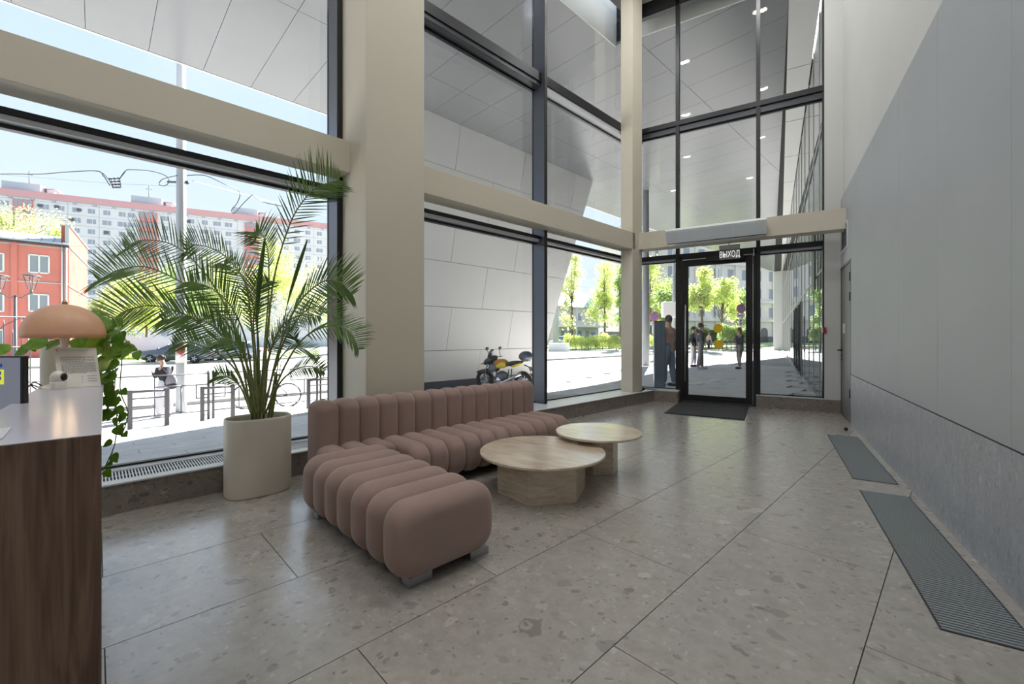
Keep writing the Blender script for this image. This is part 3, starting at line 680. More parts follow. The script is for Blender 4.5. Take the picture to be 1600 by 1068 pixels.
# ------------------------------------------------------------------ reception desk and things on it
ZD = 1.05
desk = thing('reception_desk', 'reception desk with a walnut veneer end panel and a white laminate counter', 'desk', W(-.15, -2.2, 0))
b = MB(); b.boxL(-2.2, .010, -1.575, -1.540, 0, ZD - .003); b.build('end_panel', 'desk_wood', desk, bevel=.001)
b = MB(); b.boxL(-.03, .004, -3.34, -1.575, 0, ZD - .004); b.build('front_panel', 'desk_wood', desk)
b = MB(); P = [W(.010, -1.540), W(.030, -3.36), W(-.12, -3.40), W(-.17, -3.14), W(-.205, -3.13), W(-.238, -2.287), W(-.262, -1.54)]
b.prism([(p.x, p.y) for p in P][::-1], ZD - .0028, ZD); b.build('counter_top', 'desk_top', desk, bevel=.002)
b = MB(); b.boxL(.0042, .0055, -1.575, -1.556, 0, ZD - .03); b.build('edge_trim', 'frame', desk)
b = MB(); b.boxL(-2.2, -.03, -3.1, -1.575, .71, .74); b.build('work_surface', 'desk_top', desk)
b = MB(); b.boxL(-.262, -.24, -3.1, -1.575, .74, ZD - .028); b.build('inner_panel', 'desk_top', desk)
# monitor
mp_ = D(4, 540, 1.46)
mon = thing('computer_monitor', 'computer monitor with a grey screen behind the reception counter', 'monitor', D(-30, 600, 1.6))
fr_o = D(36, 556, 1.62); right_ = RV.normalized(); 
def screen_pt(x, z): return fr_o + right_ * x + UP * z
b = MB(); b.extrude([screen_pt(-.52, 0), screen_pt(0, 0), screen_pt(0, -.33), screen_pt(-.52, -.33)], FV * .02); b.build('bezel', 'door_black', mon, bevel=.002)
b = MB(); b.extrude([screen_pt(-.512, -.006), screen_pt(-.010, -.006), screen_pt(-.010, -.32), screen_pt(-.512, -.32)], FV * -.0015); b.build('screen', 'screen', mon)
for (m_n, x0_, x1_, z0_, z1_) in (('screen_yellow', -.25, -.070, -.106, -.0505), ('screen_blue', -.25, -.077, -.041, -.029), ('screen_blue', -.25, -.079, -.070, -.0566), ('screen_blue', -.25, -.079, -.089, -.077)):
    b = MB(); lift = .003 if m_n == 'screen_yellow' else .0045; b.extrude([screen_pt(x0_, z1_), screen_pt(x1_, z1_), screen_pt(x1_, z0_), screen_pt(x0_, z0_)], FV * -lift); b.build('screen_block', m_n, mon)
b = MB(); c_ = screen_pt(-.26, -.3) + FV * .04; b.box(-.03, .03, -.02, .02, .74, c_.z, fr=None)
b.v = [tuple(Vector(v) + Vector((c_.x, c_.y, 0))) for v in b.v]; b.lathe([(.12, .741), (.12, .75)], (c_.x, c_.y, 0), 24); b.build('stand', 'door_black', mon)
# planter with trailing pothos behind the desk
pq = D(109, 530, 2.58); pq.z = 0
po = thing('potted_pothos', 'trailing green pothos in a tall cylindrical beige planter behind the reception counter', 'plant', pq)
b = MB(); b.lathe([(.118, 0), (.122, .01), (.122, 1.272), (.117, 1.278), (.110, 1.272), (.108, 1.2)], pq, 48); b.build('planter', 'pot', po)
b = MB(); b.lathe([(.0, 1.225), (.107, 1.215), (.107, 1.20)], pq, 32); b.build('soil', 'soil', po)
def heart(b, p, d, up, L_, wd):
    d = d.normalized(); sdv = d.cross(up).normalized(); nn = sdv.cross(d)
    out = [(0, .0), (.02, .28), (.16, .46), (.38, .48), (.62, .36), (.82, .18), (1, 0)]
    mid = [p + d * (x * L_) + nn * (-.10 * L_ * x * x) for x, _ in out]
    l_ = [m + sdv * (y * wd) + nn * (.16 * y * wd) for m, (_, y) in zip(mid, out)]; r_ = [m - sdv * (y * wd) + nn * (.16 * y * wd) for m, (_, y) in zip(mid, out)]
    n = len(out); b.add(mid + l_ + r_, [f for i in range(n - 1) for f in ((i, i + 1, n + i + 1, n + i), (i + 1, i, 2 * n + i, 2 * n + i + 1))], 0, True)
rp_ = random.Random(11)
VN = [([(150, 535, 2.45), (165, 510, 2.4), (178, 540, 2.38), (176, 590, 2.36), (182, 640, 2.36), (180, 690, 2.36), (166, 725, 2.38), (160, 735, 2.4)], 15),
      ([(150, 532, 2.45), (172, 495, 2.4), (186, 515, 2.36), (190, 560, 2.34), (188, 610, 2.34), (200, 645, 2.34), (190, 680, 2.34)], 13),
      ([(148, 530, 2.5), (160, 490, 2.5), (172, 505, 2.45), (168, 560, 2.42), (166, 620, 2.42), (170, 650, 2.42)], 13),
      ([(150, 530, 2.4), (180, 515, 2.3), (200, 535, 2.25), (214, 545, 2.22)], 5),
      ([(80, 530, 2.4), (60, 532, 2.38), (40, 548, 2.36), (28, 556, 2.36)], 2),
      ([(90, 530, 2.5), (70, 528, 2.42), (52, 533, 2.4)], 3),
      ([(152, 530, 2.52), (170, 520, 2.5), (180, 575, 2.48), (178, 625, 2.46), (184, 650, 2.46)], 13),
      ([(140, 530, 2.5), (125, 524, 2.45), (100, 530, 2.35), (85, 530, 2.3)], 6),
      ([(150, 530, 2.46), (162, 540, 2.36), (166, 575, 2.32), (164, 600, 2.32), (170, 640, 2.33)], 12)]
for pts, nl in VN:
    C_ = pp(pts); b = MB(); b.tube([bez(C_, k / 30) for k in range(31)], .0028, 5); vn = b.build('vine', 'cane', po)
    for k in range(nl):
        u = (k + .5) / nl if nl > 6 else (k + 1) / nl; p = bez(C_, min(.99, u)); a = rp_.uniform(-1.2, 1.2)
        d = (RV * math.sin(a * 1.1) * 1.0 - FV * rp_.uniform(.1, .7) - UP * rp_.uniform(.1, .9)).normalized()
        L_ = rp_.uniform(.065, .105) * (1.1 - .45 * u); b = MB(); heart(b, p + d * .015, d, -FV + UP * .6, L_, L_ * .85); b.tube([p, p + d * .018], .0015, 4); b.build('leaf', 'leaf_light', vn)
for (u, v, dx) in ((196, 548, 1), (182, 556, .8), (10, 549, -.4), (60, 540, -1), (176, 522, .3)):
    p = D(u - 12 * dx, v, 2.25 if u > 100 else 2.36); d = (RV * dx + UP * .1 - FV * .2); b = MB(); heart(b, p, d, -FV * .8 + UP, .12, .1); b.build('leaf', 'leaf_light', po)
# lamp
lp = D(101, 605, 2.24); lp.z = ZD
lamp = thing('table_lamp', 'mushroom-shaped table lamp with a peach dome shade at the end of the counter', 'lamp', lp)
zs = D(101, 526.5, 2.24).z; R_ = .162; hh = D(101, 475, 2.24).z - zs
prof = [(R_ * math.cos(a), zs + hh * math.sin(a) ** .92) for a in [math.pi / 2 * k / 18 for k in range(19)]]
prof[-1] = (.0, prof[-1][1]); inner = [(max(0, r - .006), z - .005) for r, z in prof][::-1]
b = MB(); b.lathe([(r, z) for r, z in prof][::-1][1:] if False else prof, (lp.x, lp.y, 0), 56); b.lathe(inner[::-1], (lp.x, lp.y, 0), 56); b.build('lamp_shade', 'shade', lamp)
b = MB(); b.lathe([(.012, zs + hh - .002), (.010, zs + hh + .012), (.004, zs + hh + .02)], (lp.x, lp.y, 0), 14); b.build('finial', mat('brass', (190, 150, 90), .25, .9), lamp)
b = MB(); b.lathe([(.055, ZD), (.055, ZD + .008), (.014, ZD + .02), (.012, zs - .05), (.022, zs + .004), (.026, zs + .03)], (lp.x, lp.y, 0), 28); b.build('stem', 'plastic_white', lamp)
b = MB(); b.ball((lp.x, lp.y, zs + .045), .03, n=14); b.build('bulb', mat('bulb_glow', (255, 214, 160), .5, emit=2), lamp)
l = bpy.data.lights.new('bulb_light', 'POINT'); l.energy = 1.6; l.color = (1, .72, .42); l.shadow_soft_size = .03
lo = bpy.data.objects.new('bulb_light', l); COL.objects.link(lo); lo.parent = lamp; lo.location = (0, 0, zs + .0 - ZD)
# notice sheet leaning on the lamp stem
TLc, TRc, BRc, BLc = D(83, 536, 1.97), D(149, 535, 1.97), D(157, 602, 1.90), D(95, 607, 1.90)
BRc.z = BLc.z = ZD + .002; BLc = G(92, 606, ZD + .002); BRc = G(158, 602.5, ZD + .002)
TLc = BLc + (D(83, 536, 1.97) - D(92, 606, 1.90)) ; TRc = BRc + (D(149, 535, 1.97) - D(158, 603, 1.90))
ns = thing('notice_sheet', 'printed white notice sheet leaning against the lamp on the counter', 'notice', (BLc + BRc) / 2)
nv = (TRc - TLc).cross(BLc - TLc).normalized(); nv = nv if nv.dot(FV) < 0 else -nv
def sh(x, y, o=0.0): return TLc.lerp(TRc, x).lerp(BLc.lerp(BRc, x), y) + nv * o
b = MB(); b.extrude([sh(0, 0), sh(1, 0), sh(1, 1), sh(0, 1)], -nv * .002); b.build('sheet', 'paper', ns)
b = MB(); rt = random.Random(4)
for k in range(17):
    y = .235 + k * .0255; x = .12 + (.05 if k in (0, 6) else 0)
    xe = .93 if k not in (2, 5, 16) else .7
    while x < xe:
        w_ = rt.uniform(.02, .07); b.add([sh(x, y, .0008), sh(min(x + w_, xe), y, .0008), sh(min(x + w_, xe), y + .010, .0008), sh(x, y + .010, .0008)], [(0, 1, 2, 3)]); x += w_ + .012
for k in range(3):
    y = .73 + k * .065; b.add([sh(.70, y, .0008), sh(.93, y, .0008), sh(.93, y + .009, .0008), sh(.70, y + .009, .0008)], [(0, 1, 2, 3)])
    b.add([sh(.56, y, .0008), sh(.59, y + .015, .0008), sh(.58, y + .025, .0008), sh(.555, y + .01, .0008)], [(0, 1, 2, 3)])
b.build('text_lines', 'ink', ns)
b = MB(); b.add([sh(.12, .04, .0006), sh(.80, .04, .0006), sh(.78, .10, .0006), sh(.12, .10, .0006)], [(0, 1, 2, 3)]); b.build('header_band', mat('paper_green', (205, 216, 206), .8), ns)
b = MB()
for k in range(10):
    a0, a1 = math.radians(60 + 24 * k), math.radians(60 + 24 * (k + 1))
    f = lambda a, r: sh(.085 + r * math.cos(a), .08 - r * math.sin(a) * .95, .001)
    b.add([f(a0, .035), f(a1, .035), f(a1, .022), f(a0, .022)], [(0, 1, 2, 3)])
b.build('ring_emblem', mat('ink_dark', (50, 52, 60), .8), ns)
# security camera
cp = G(91, 608, ZD)
sc_ = thing('indoor_camera', 'small white dome-headed indoor camera on the counter in front of the notice', 'camera', cp)
b = MB(); b.lathe([(.0295, 0), (.030, .004), (.029, .034), (.027, .038)], cp, 36); b.build('camera_base', 'plastic_white', sc_)
hd = cp + UP * .058; b = MB(); b.ball(hd, .028, .028, .031, n=28); b.build('camera_head', 'plastic_white', sc_)
dl = (RV * .93 + FV * .22 + UP * .05).normalized(); q_ = dl.to_track_quat('Z', 'Y').to_matrix()
b = MB(); b.lathe([(.019, 0), (.017, .006), (.010, .009), (0, .0095)], hd + dl * .021, 24, fr=q_, sy=1); b.build('lens', 'door_black', sc_)
b = MB(); P = [G(60, 605, ZD), G(79, 601, ZD), G(86, 606, ZD), G(66, 608, ZD)]; b.extrude(P, UP * .006); tag(b.build('leaflet', 'paper'), 'folded white leaflet lying beside the small camera', 'leaflet')
b = MB(); P = [G(-14, 672, ZD), G(18, 669, ZD), G(4, 686, ZD), G(-20, 694, ZD)]; b.extrude(P, UP * .004); tag(b.build('clipboard', mat('pale_card', (206, 206, 210), .5)), 'pale grey folder lying at the near left end of the counter', 'folder')
b = MB(); C_ = [D(44, 604, 2.0), D(54, 597, 2.1), D(66, 604, 2.15), D(58, 608, 2.12), D(48, 600, 2.1), D(74, 611, 2.2)]; b.tube([bez(C_, k / 30) for k in range(31)], .003, 6)
tag(b.build('cable', 'dark'), 'dark cable looped between the monitor and the counter', 'cable')
# ================================================================== OUTSIDE: GROUND
def grid_ground(name, s0, s1, ns, t0, t1, ntt, m, off=0.0, kind='structure', wob=0):
    b = MB(); vs = []
    for i in range(ns + 1):
        for j in range(ntt + 1):
            s = s0 + (s1 - s0) * i / ns; t = t0 + (t1 - t0) * j / ntt; vs.append(W(s, t, gh(s, t) + off))
    b.add(vs, [(i * (ntt + 1) + j, (i + 1) * (ntt + 1) + j, (i + 1) * (ntt + 1) + j + 1, i * (ntt + 1) + j + 1) for i in range(ns) for j in range(ntt)], 0, True)
    o = b.build(name, m); o['kind'] = kind; return o
pave = grid_ground('pavement', -14, 60, 74, -13.0, -4.9, 16, 'ground', -.035)
b = MB(); b.prism([(p.x, p.y) for p in (W(8.3, -5), Vector((-2.5, YE + .03, 0)), Vector((1.2, YE + .03, 0)), Vector((1.2, 70, 0)), W(60, -5))], -.25, -.032); b.build('paving_bed', 'ground', pave)
grid_ground('road', -60, 180, 120, -120, -13.0, 60, 'road', -.02)
pm = {}
def paver(s, t, ls, lt, par):
    key = (ls, lt)
    if key not in pm:
        q = MB(); q.box(-ls / 2 + .004, ls / 2 - .004, -lt / 2 + .004, lt / 2 - .004, -.05, 0); o = q.build('paver', 'paver', par); pm[key] = o.data; COL.objects.unlink(o); bpy.data.objects.remove(o)
    e_ = .3; dz_s = (gh(s + e_, t) - gh(s - e_, t)) / (2 * e_); dz_t = (gh(s, t + e_) - gh(s, t - e_)) / (2 * e_)
    n_ = (UP - LD * dz_s - LN * dz_t).normalized(); ax = (LD + UP * dz_s).normalized(); ay = n_.cross(ax)
    R3 = Matrix((ax, ay, n_)).transposed(); inst(pm[key], 'paver', par, W(s, t, gh(s, t) + .003), R3.to_euler())
rowi = 0; t = -5.15
while t > -9.9:
    ph = (rowi % 3) * .4; s = -3.4 + ph
    while s < 5.0: paver(s, t - .2, 1.2, .4, pave); s += 1.2
    t -= .4; rowi += 1
rowi = 0; s = 8.9
while s < 22:
    t = -4.9 + (rowi % 2) * .45
    lo_ = -9.7
    while t > lo_:
        paver(s, t, .6, .9, pave); t -= .9
    t = -4.9 + (rowi % 2) * .45 + .9
    while True:
        p = W(s, t)
        if p.x > .7 or t > 5: break
        if p.y > YE + .45: paver(s, t, .6, .9, pave)
        t += .9
    s += .6; rowi += 1
# kerb, grass strips
def strip(name, m, s0, s1, t0, t1, h, label=None, cat=None, kind=None, n=40, group=None):
    b = MB(); 
    for i in range(n):
        a, c = s0 + (s1 - s0) * i / n, s0 + (s1 - s0) * (i + 1) / n
        p = [W(x, y, gh(x, y) + z) for z in (-.1, h) for (x, y) in ((a, t1), (c, t1), (c, t0), (a, t0))]
        b.hexa(p)
    o = b.build(name, m)
    if kind: o['kind'] = kind
    if label: tag(o, label, cat, group)
    return o
strip('kerb', 'kerb', -30, 60, -16.3, -16.15, .08, kind='structure')
strip('kerb', 'kerb', -30, 24, -37.2, -37.0, .12, kind='structure')
strip('verge', 'grass', -60, 24, -46, -37.2, .06, 'grass verge before the pale concrete wall', 'grass', 'stuff')
strip('verge', 'grass', 24, 150, -50, -27.0, .10, 'grass bank under the street trees beyond the entrance', 'grass', 'stuff')
strip('verge', 'grass', 46, 150, -26.0, -18.0, .25, 'narrow grass strip under the trees seen through the entrance door', 'grass', 'stuff')

# ================================================================== CANOPY AND WING
can = bpy.data.objects.new('canopy', None); COL.objects.link(can); can['kind'] = 'structure'
ZS = 8.0; T_OUT, T_IN = -13.2, -5.5
def soffit_piece(poly, m='soffit', nm='soffit_panel', z=ZS):
    if len(poly) < 3: return
    ar = abs(sum(poly[i][0] * poly[(i + 1) % len(poly)][1] - poly[(i + 1) % len(poly)][0] * poly[i][1] for i in range(len(poly)))) / 2
    if ar < .02: return
    q = MB(); q.prism(poly, z, z + .06); q.build(nm, m, can)
g = .005; ds = 1.052; rows = [(-13.2, -9.42), (-9.42, -5.5)]; rows2 = [(-13.2, -9.42), (-9.42, -5.04), (-5.04, -.66), (-.66, 3.7), (3.7, 8.1), (8.1, 12.5)]
k = -9
while True:
    s0 = -.17 + ds * k; s1 = s0 + ds
    if s0 > 53: break
    for (ta, tb) in rows2:
        poly = [(p.x, p.y) for p in (W(s0 + g, ta + g), W(s1 - g, ta + g), W(s1 - g, tb - g), W(s0 + g, tb - g))]
        p1 = poly[:]
        # beyond the corner of the building the soffit also covers the entrance side
        if s1 > 8.6 or tb <= -5.5 or ta < -5.5:
            if tb > -5.5 and s1 <= 8.5: poly = clip(poly, LN.x, LN.y, -5.5)
            elif tb > -5.5:
                pa_ = clip(poly, LN.x, LN.y, -5.5)
                pb_ = clip(clip(poly, -LN.x, -LN.y, 5.5), 0, -1, -9.72)
                pb_ = clip(clip(pb_, 1, 0, .30), 0, 1, 53) if len(pb_) > 2 else []
                if len(pb_) > 2: soffit_piece(pb_)
                poly = pa_
            if len(poly) > 2: poly = clip(poly, 0, 1, 53.5)
            if len(poly) > 2: poly = clip(poly, 1, 0, .30)
            if len(poly) > 2: soffit_piece(poly)
    k += 1
b = MB()
b.prism([(p.x, p.y) for p in (W(-10, T_OUT), W(-10, T_IN), W(8.62, T_IN), W(54, T_IN), W(54, T_OUT))][::-1], ZS + .06, ZS + .9)
b.prism([(p.x, p.y) for p in (W(8.62, T_IN), Vector((.30, 9.72, 0)), Vector((.95, 53, 0)), W(53, T_IN))][::-1], ZS + .06, ZS + .9)
b.build('canopy_slab', 'black', can)  # slab depth chosen to keep low sun out of the slot
b = MB(); b.boxL(-10, 54, T_OUT - .06, T_OUT, ZS - .01, ZS + .9); b.build('canopy_fascia', 'wing', can)
# pale upstand added in the slot between canopy and facade, blocks low sun
b = MB(); b.boxL(-10, 8.62, T_IN, T_IN + .03, ZS - .02, ZS + .9); b.build('slot_lining', 'white', can)
b = MB(); b.prism([(-2.75, 9.69), (.9, 9.69), (.9, 9.72), (-2.75, 9.72)], ZS - .02, ZS + .9); b.build('slot_lining', 'white', can)
# strip beside the right facade, its reflected brightness painted as white panels
P = [(.30, 9.72), (.84, 9.72), (.98, 53), (.95, 53)]
n_ = 14
for i in range(n_):
    f0, f1 = i / n_, (i + 1) / n_ - .001
    lp_ = lambda a, c, f: (a[0] + (c[0] - a[0]) * f, a[1] + (c[1] - a[1]) * f)
    soffit_piece([lp_(P[0], P[3], f0), lp_(P[1], P[2], f0), lp_(P[1], P[2], f1), lp_(P[0], P[3], f1)], 'wing', 'edge_panel', ZS - .02)
# leaning wing wall made of big pale panels
wing = bpy.data.objects.new('wing_wall', None); COL.objects.link(wing); wing['kind'] = 'structure'
def wt(z): return -12.8 + (z + .5) * 1.9 / 8.5
def edge_s(z): return 14.1 + (z - .9) * (15.34 - 14.1) / 7.1
zr = [-.27, .83, 2.33, 3.81, 5.22, 6.65, 8.0]
phs = [10.43, 8.85, 10.2, 8.57, 9.9, 8.28]; LP_ = 2.95
for r in range(6):
    z0, z1 = zr[r] + .008, zr[r + 1] - .008; s = phs[r] - 2 * LP_
    while s < 16:
        a0, a1 = max(s + .008, 6.2), s + LP_ - .008
        if a1 > 6.3 and a0 < edge_s(z0):
            pts = [W(a0, wt(z0), z0), W(min(a1, edge_s(z0)), wt(z0), z0), W(min(a1, edge_s(z1)), wt(z1), z1), W(a0, wt(z1), z1)]
            q = MB(); q.extrude(pts, LN * -.05); q.build('facade_panel', 'wing', wing)
        s += LP_
b = MB(); b.extrude([W(6.2, wt(-.9) - .06, -.9), W(edge_s(-.9), wt(-.9) - .06, -.9), W(edge_s(8), wt(8) - .06, 8), W(6.2, wt(8) - .06, 8)], LN * -.12); b.build('backing_wall', 'black', wing)
b = MB(); b.extrude([W(6.2, wt(-.9), -.9), W(edge_s(-.9), wt(-.9), -.9), W(edge_s(-.28), wt(-.28), -.28), W(6.2, wt(-.28), -.28)], LN * -.05); b.build('dark_base', 'wing_dark', wing)
# ================================================================== RIGHT FACADE (glass, going away from the entrance)
fac = bpy.data.objects.new('glass_facade', None); COL.objects.link(fac); fac['kind'] = 'structure'
xf = lambda y: .86 + (y - 9.5) * .0028
ys = [9.52, 10.9, 12.4, 13.9, 15.6, 17.3, 19, 21, 23.5, 26, 29, 33, 38, 44, 52.5]
for i, (a, c) in enumerate(zip(ys, ys[1:])):
    for z0, z1 in ((0.03, 2.6), (2.64, 5.4), (5.44, 7.97)):
        q = MB(); q.hexa([(xf(a), a + .01, z0), (xf(a) + .03, a + .01, z0), (xf(c) + .03, c - .01, z0), (xf(c), c - .01, z0), (xf(a), a + .01, z1), (xf(a) + .03, a + .01, z1), (xf(c) + .03, c - .01, z1), (xf(c), c - .01, z1)]); q.build('pane', 'facade_glass', fac)
    q = MB(); q.box(xf(a) - .012, xf(a) + .05, a - .015, a + .015, 0, 8); q.build('mullion', 'pole', fac)
b = MB()
for z in (2.62, 5.42): b.hexa([(xf(9.5) - .01, 9.5, z - .02), (xf(9.5) + .05, 9.5, z - .02), (xf(52) + .05, 52, z - .02), (xf(52) - .01, 52, z - .02), (xf(9.5) - .01, 9.5, z + .02), (xf(9.5) + .05, 9.5, z + .02), (xf(52) + .05, 52, z + .02), (xf(52) - .01, 52, z + .02)])
b.build('transom', 'pole', fac)
b = MB(); b.box(2.6, 2.7, 9.5, 53, 0, 8.6); b.build('inner_wall', 'panel', fac); b = MB(); b.box(.86, 2.7, 9.5, 53, -.1, .02); b.build('inner_floor', 'terrazzo', fac)
b = MB(); b.box(.9, 2.7, 9.5, 53, 8, 8.6); b.build('inner_ceiling', 'ceiling', fac)
for (a, c) in ((17.4, 18.9), (19.1, 20.6), (21.1, 22.6)):
    q = MB(); x = xf(a) - .03
    for (u_, w_) in ((a, a + .05), (c - .05, c)): q.box(x, x + .05, u_, w_, 0, 2.5)
    q.box(x, x + .05, a, c, 2.45, 2.5); q.box(x, x + .05, a, c, 0, .06); dr = q.build('glass_door', 'frame_grey', fac)
    q = MB(); q.tube([(x - .05, a + .14, .8), (x - .05, a + .14, 2.0)], .015, 8); q.build('pull_handle', 'frame', dr)
q = MB(); pa_, pb_ = PX(1262, 465, .84), PX(1270, 395, .84)
gl_ = thing('facade_grille', 'dark perforated grille panel hung high inside the glass facade right of the entrance', 'grille', (.84, 11.6, 3.0))
q.box(.80, .835, 11.3, 12.0, 2.32, 3.92); q.build('grille_frame', 'frame_grey', gl_)
q = MB(); z = 2.36
while z < 3.9: q.box(.792, .80, 11.32, 11.98, z, z + .02); z += .04
q.build('grille_slats', 'door_black', gl_, kind='stuff')
# white sunlit pylon at the far end of the canopy
pt = PL(1222, 426, -13.2); b = MB(); b.prism([(.25, 51.5), (1.0, 51.5), (1.0, 53.5), (.25, 53.5)], -.1, 8.0)
tag(rebase(b.build('pylon', 'wing'), (.6, 52.5, 0)), 'tall white pylon where the far end of the canopy meets the glass facade', 'pylon')
# ================================================================== STREET FURNITURE
def pole(name, label, p, r, h, m='pole', cat='pole', bands=()):
    o = thing(name, label, cat, p); b = MB(); b.lathe([(r * 1.02, 0), (r, .3), (r * .8, h)], p, 20); b.build('shaft', m, o)
    for (z0, z1, mm) in bands: q = MB(); q.lathe([(r + .004, z0), (r + .004, z1)], p, 20); q.build('band', mm, o)
    return o
p, d = GH(283, 642)
po_ = pole('tram_pole', 'thick grey overhead-line pole with a pink and red mark, behind the palm', p, .123, 12, 'pole')
z1 = D(283, 538, d).z - p.z; z0 = D(283, 565, d).z - p.z; q = MB(); q.lathe([(.127, z0 - .02), (.127, z1 + .1)], p, 20); q.build('sticker_wrap', mat('wrap_white', (224, 222, 220), .6), po_)
q = MB(); nv_ = (CAMP - p); nv_.z = 0; nv_.normalize(); lt_ = nv_.cross(UP)
def onp(a, z, r=.129): return p + (nv_ * math.cos(a) - lt_ * math.sin(a)) * r + UP * z
zm = D(283, 548, d).z - p.z
for k in range(-6, 6):
    a0, a1 = k * .13, (k + 1) * .13; h0 = .14 * (1 - (abs(k + .5) / 7)); 
    q.add([onp(a0, zm - h0), onp(a1, zm - h0 * .9), onp(a1, zm + .10 + .03 * (k % 3)), onp(a0, zm + .11)], [(0, 1, 2, 3)])
q.build('red_mark', mat('mark_pink', (226, 110, 126), .7), po_)
z = D(283, 284, d).z; q = MB(); q.tube([D(262, 284, d) - FV * 0 , D(292, 285, d)], .03, 8); q.ball(D(292, 285, d), .055); q.build('cross_arm', 'frame_grey', po_)
p, d = GH(1009, 571); pole('lamp_pole', 'grey tapered street pole just left of the entrance door, behind the ticket pillar', p, .17, 9)
p, d = GH(1053, 556); pole('lamp_pole', 'thin pale pole with a square white cabinet, farther behind the ticket pillar', p, .12, 10)
q = MB(); c_ = D(1047, 483, d - .3); q.box(-.55, .55, -.2, .2, -.55, .5, fr=Matrix.Rotation(PH, 3, 'Z')); q.v = [tuple(Vector(v) + c_) for v in q.v]; tag(rebase(q.build('utility_cabinet', 'white', bevel=.03), c_), 'square white utility cabinet mounted on a pale street pole', 'cabinet')
p, d = GD(1126.5, 55), 55; pole('lamp_pole', 'slim white pole in the middle of the view through the entrance door', p, .14, 11.5)
p, d = GD(901, 45), 45; pole('lamp_pole', 'slim pale post on the kerb in front of the hedge', p, .07, 4.6)
p, d = GD(868.5, 50), 50; pole('lamp_pole', 'pale pole beside the right edge of the slanted white wall', p, .35, 14)
def sign(u, vtop, vbot, d, label):
    p = GD(u, d); t = thing('road_sign', label, 'sign', p); b = MB(); top = D(u, vtop, d); b.tube([p, top], .035, 8); b.build('post', 'pole', t)
    k = d / F; fr = Matrix.Rotation(PH, 3, 'Z') @ Matrix.Rotation(math.pi / 2, 3, 'X'); c_ = D(u, vtop + 7, d - .06)
    b = MB(); b.lathe([(7.2 * k, 0), (7.2 * k, .03)], c_, 24, fr=fr, smooth=False); b.build('sign_disc', mat('sign_red', (206, 110, 116), .5), t)
    b = MB(); b.lathe([(5.6 * k, 0), (5.6 * k, .03)], c_ - FV * .02, 24, fr=fr, smooth=False); b.build('sign_face', mat('sign_blue', (96, 128, 196), .5), t)
    for sg in (1, -1):
        b = MB(); b.extrude([c_ - FV * .06 + RV * (x * k) + UP * (y * k * sg) for x, y in ((-4.4, -3.4), (-3.4, -4.4), (4.4, 3.4), (3.4, 4.4))], -FV * .01); b.build('cross_bar', 'sign_red' if False else MATS['sign_red'], t)
    for (w_, h_, dy, sym) in ((6.4, 3, 18, 0), (3.6, 6, 28, 1)):
        c2_ = D(u, vtop + dy, d - .06); b = MB(); b.extrude([c2_ + RV * (x * k) + UP * (y * k) for x, y in ((-w_, -h_), (w_, -h_), (w_, h_), (-w_, h_))], FV * .02); pl_ = b.build('plate', 'white', t)
        b = MB()
        if sym: b.extrude([c2_ - FV * .005 + RV * (x * k) + UP * (y * k) for x, y in ((0, 4.6), (-1.6, 2.2), (-.5, 2.2), (-.5, -2.2), (-1.6, -2.2), (0, -4.6), (1.6, -2.2), (.5, -2.2), (.5, 2.2), (1.6, 2.2))], -FV * .005)
        else: b.extrude([c2_ - FV * .005 + RV * (x * k) + UP * (y * k) for x, y in ((-4, -.5), (2, -.5), (2, -1.4), (4.2, 0), (2, 1.4), (2, .5), (-4, .5))], -FV * .005)
        b.build('arrow', 'door_black', pl_)
sign(1157.5, 475, 563, 25.5, 'round no-stopping road sign with two plates, above the woman in heels')
sign(1022.5, 487, 563, 27, 'round no-stopping road sign with two plates, above the ticket pillar')
# ticket pillar by the glass
p = Vector((-2.35, 10.95, 0)); tt_ = thing('ticket_pillar', 'tall narrow blue-grey pillar standing outside against the glass left of the door', 'pillar', p)
fr = Matrix.Rotation(.35, 3, 'Z'); b = MB(); b.box(-.13, .13, -.1, .1, 0, 1.68, fr=fr); b.v = [tuple(Vector(v) + p) for v in b.v]; b.build('body', mat('pillar_blue', (98, 112, 128), .4, .2), tt_, bevel=.008)
b = MB(); b.box(.13, .145, -.06, -.03, .75, 1.5, fr=fr); b.v = [tuple(Vector(v) + p) for v in b.v]; b.build('slot', 'door_black', tt_)
b = MB(); b.box(-.14, .14, -.11, .11, 1.68, 1.70, fr=fr); b.v = [tuple(Vector(v) + p) for v in b.v]; b.build('cap', 'frame_grey', tt_)
# grey bin by the wing wall
p, d = GH(705, 607); b = MB(); b.box(-.26, .26, -.2, .2, -.02, .72, fr=FL); b.v = [tuple(Vector(v) + p) for v in b.v]; o = rebase(b.build('litter_bin', mat('bin_grey', (112, 116, 128), .5), bevel=.02), p); tag(o, 'square grey litter bin outside the glass by the slanted white wall', 'bin')
b = MB(); b.box(-.28, .28, -.22, .22, .70, .76, fr=FL); b.v = [tuple(Vector(v) + p) for v in b.v]; b.build('lid', 'frame_grey', o)
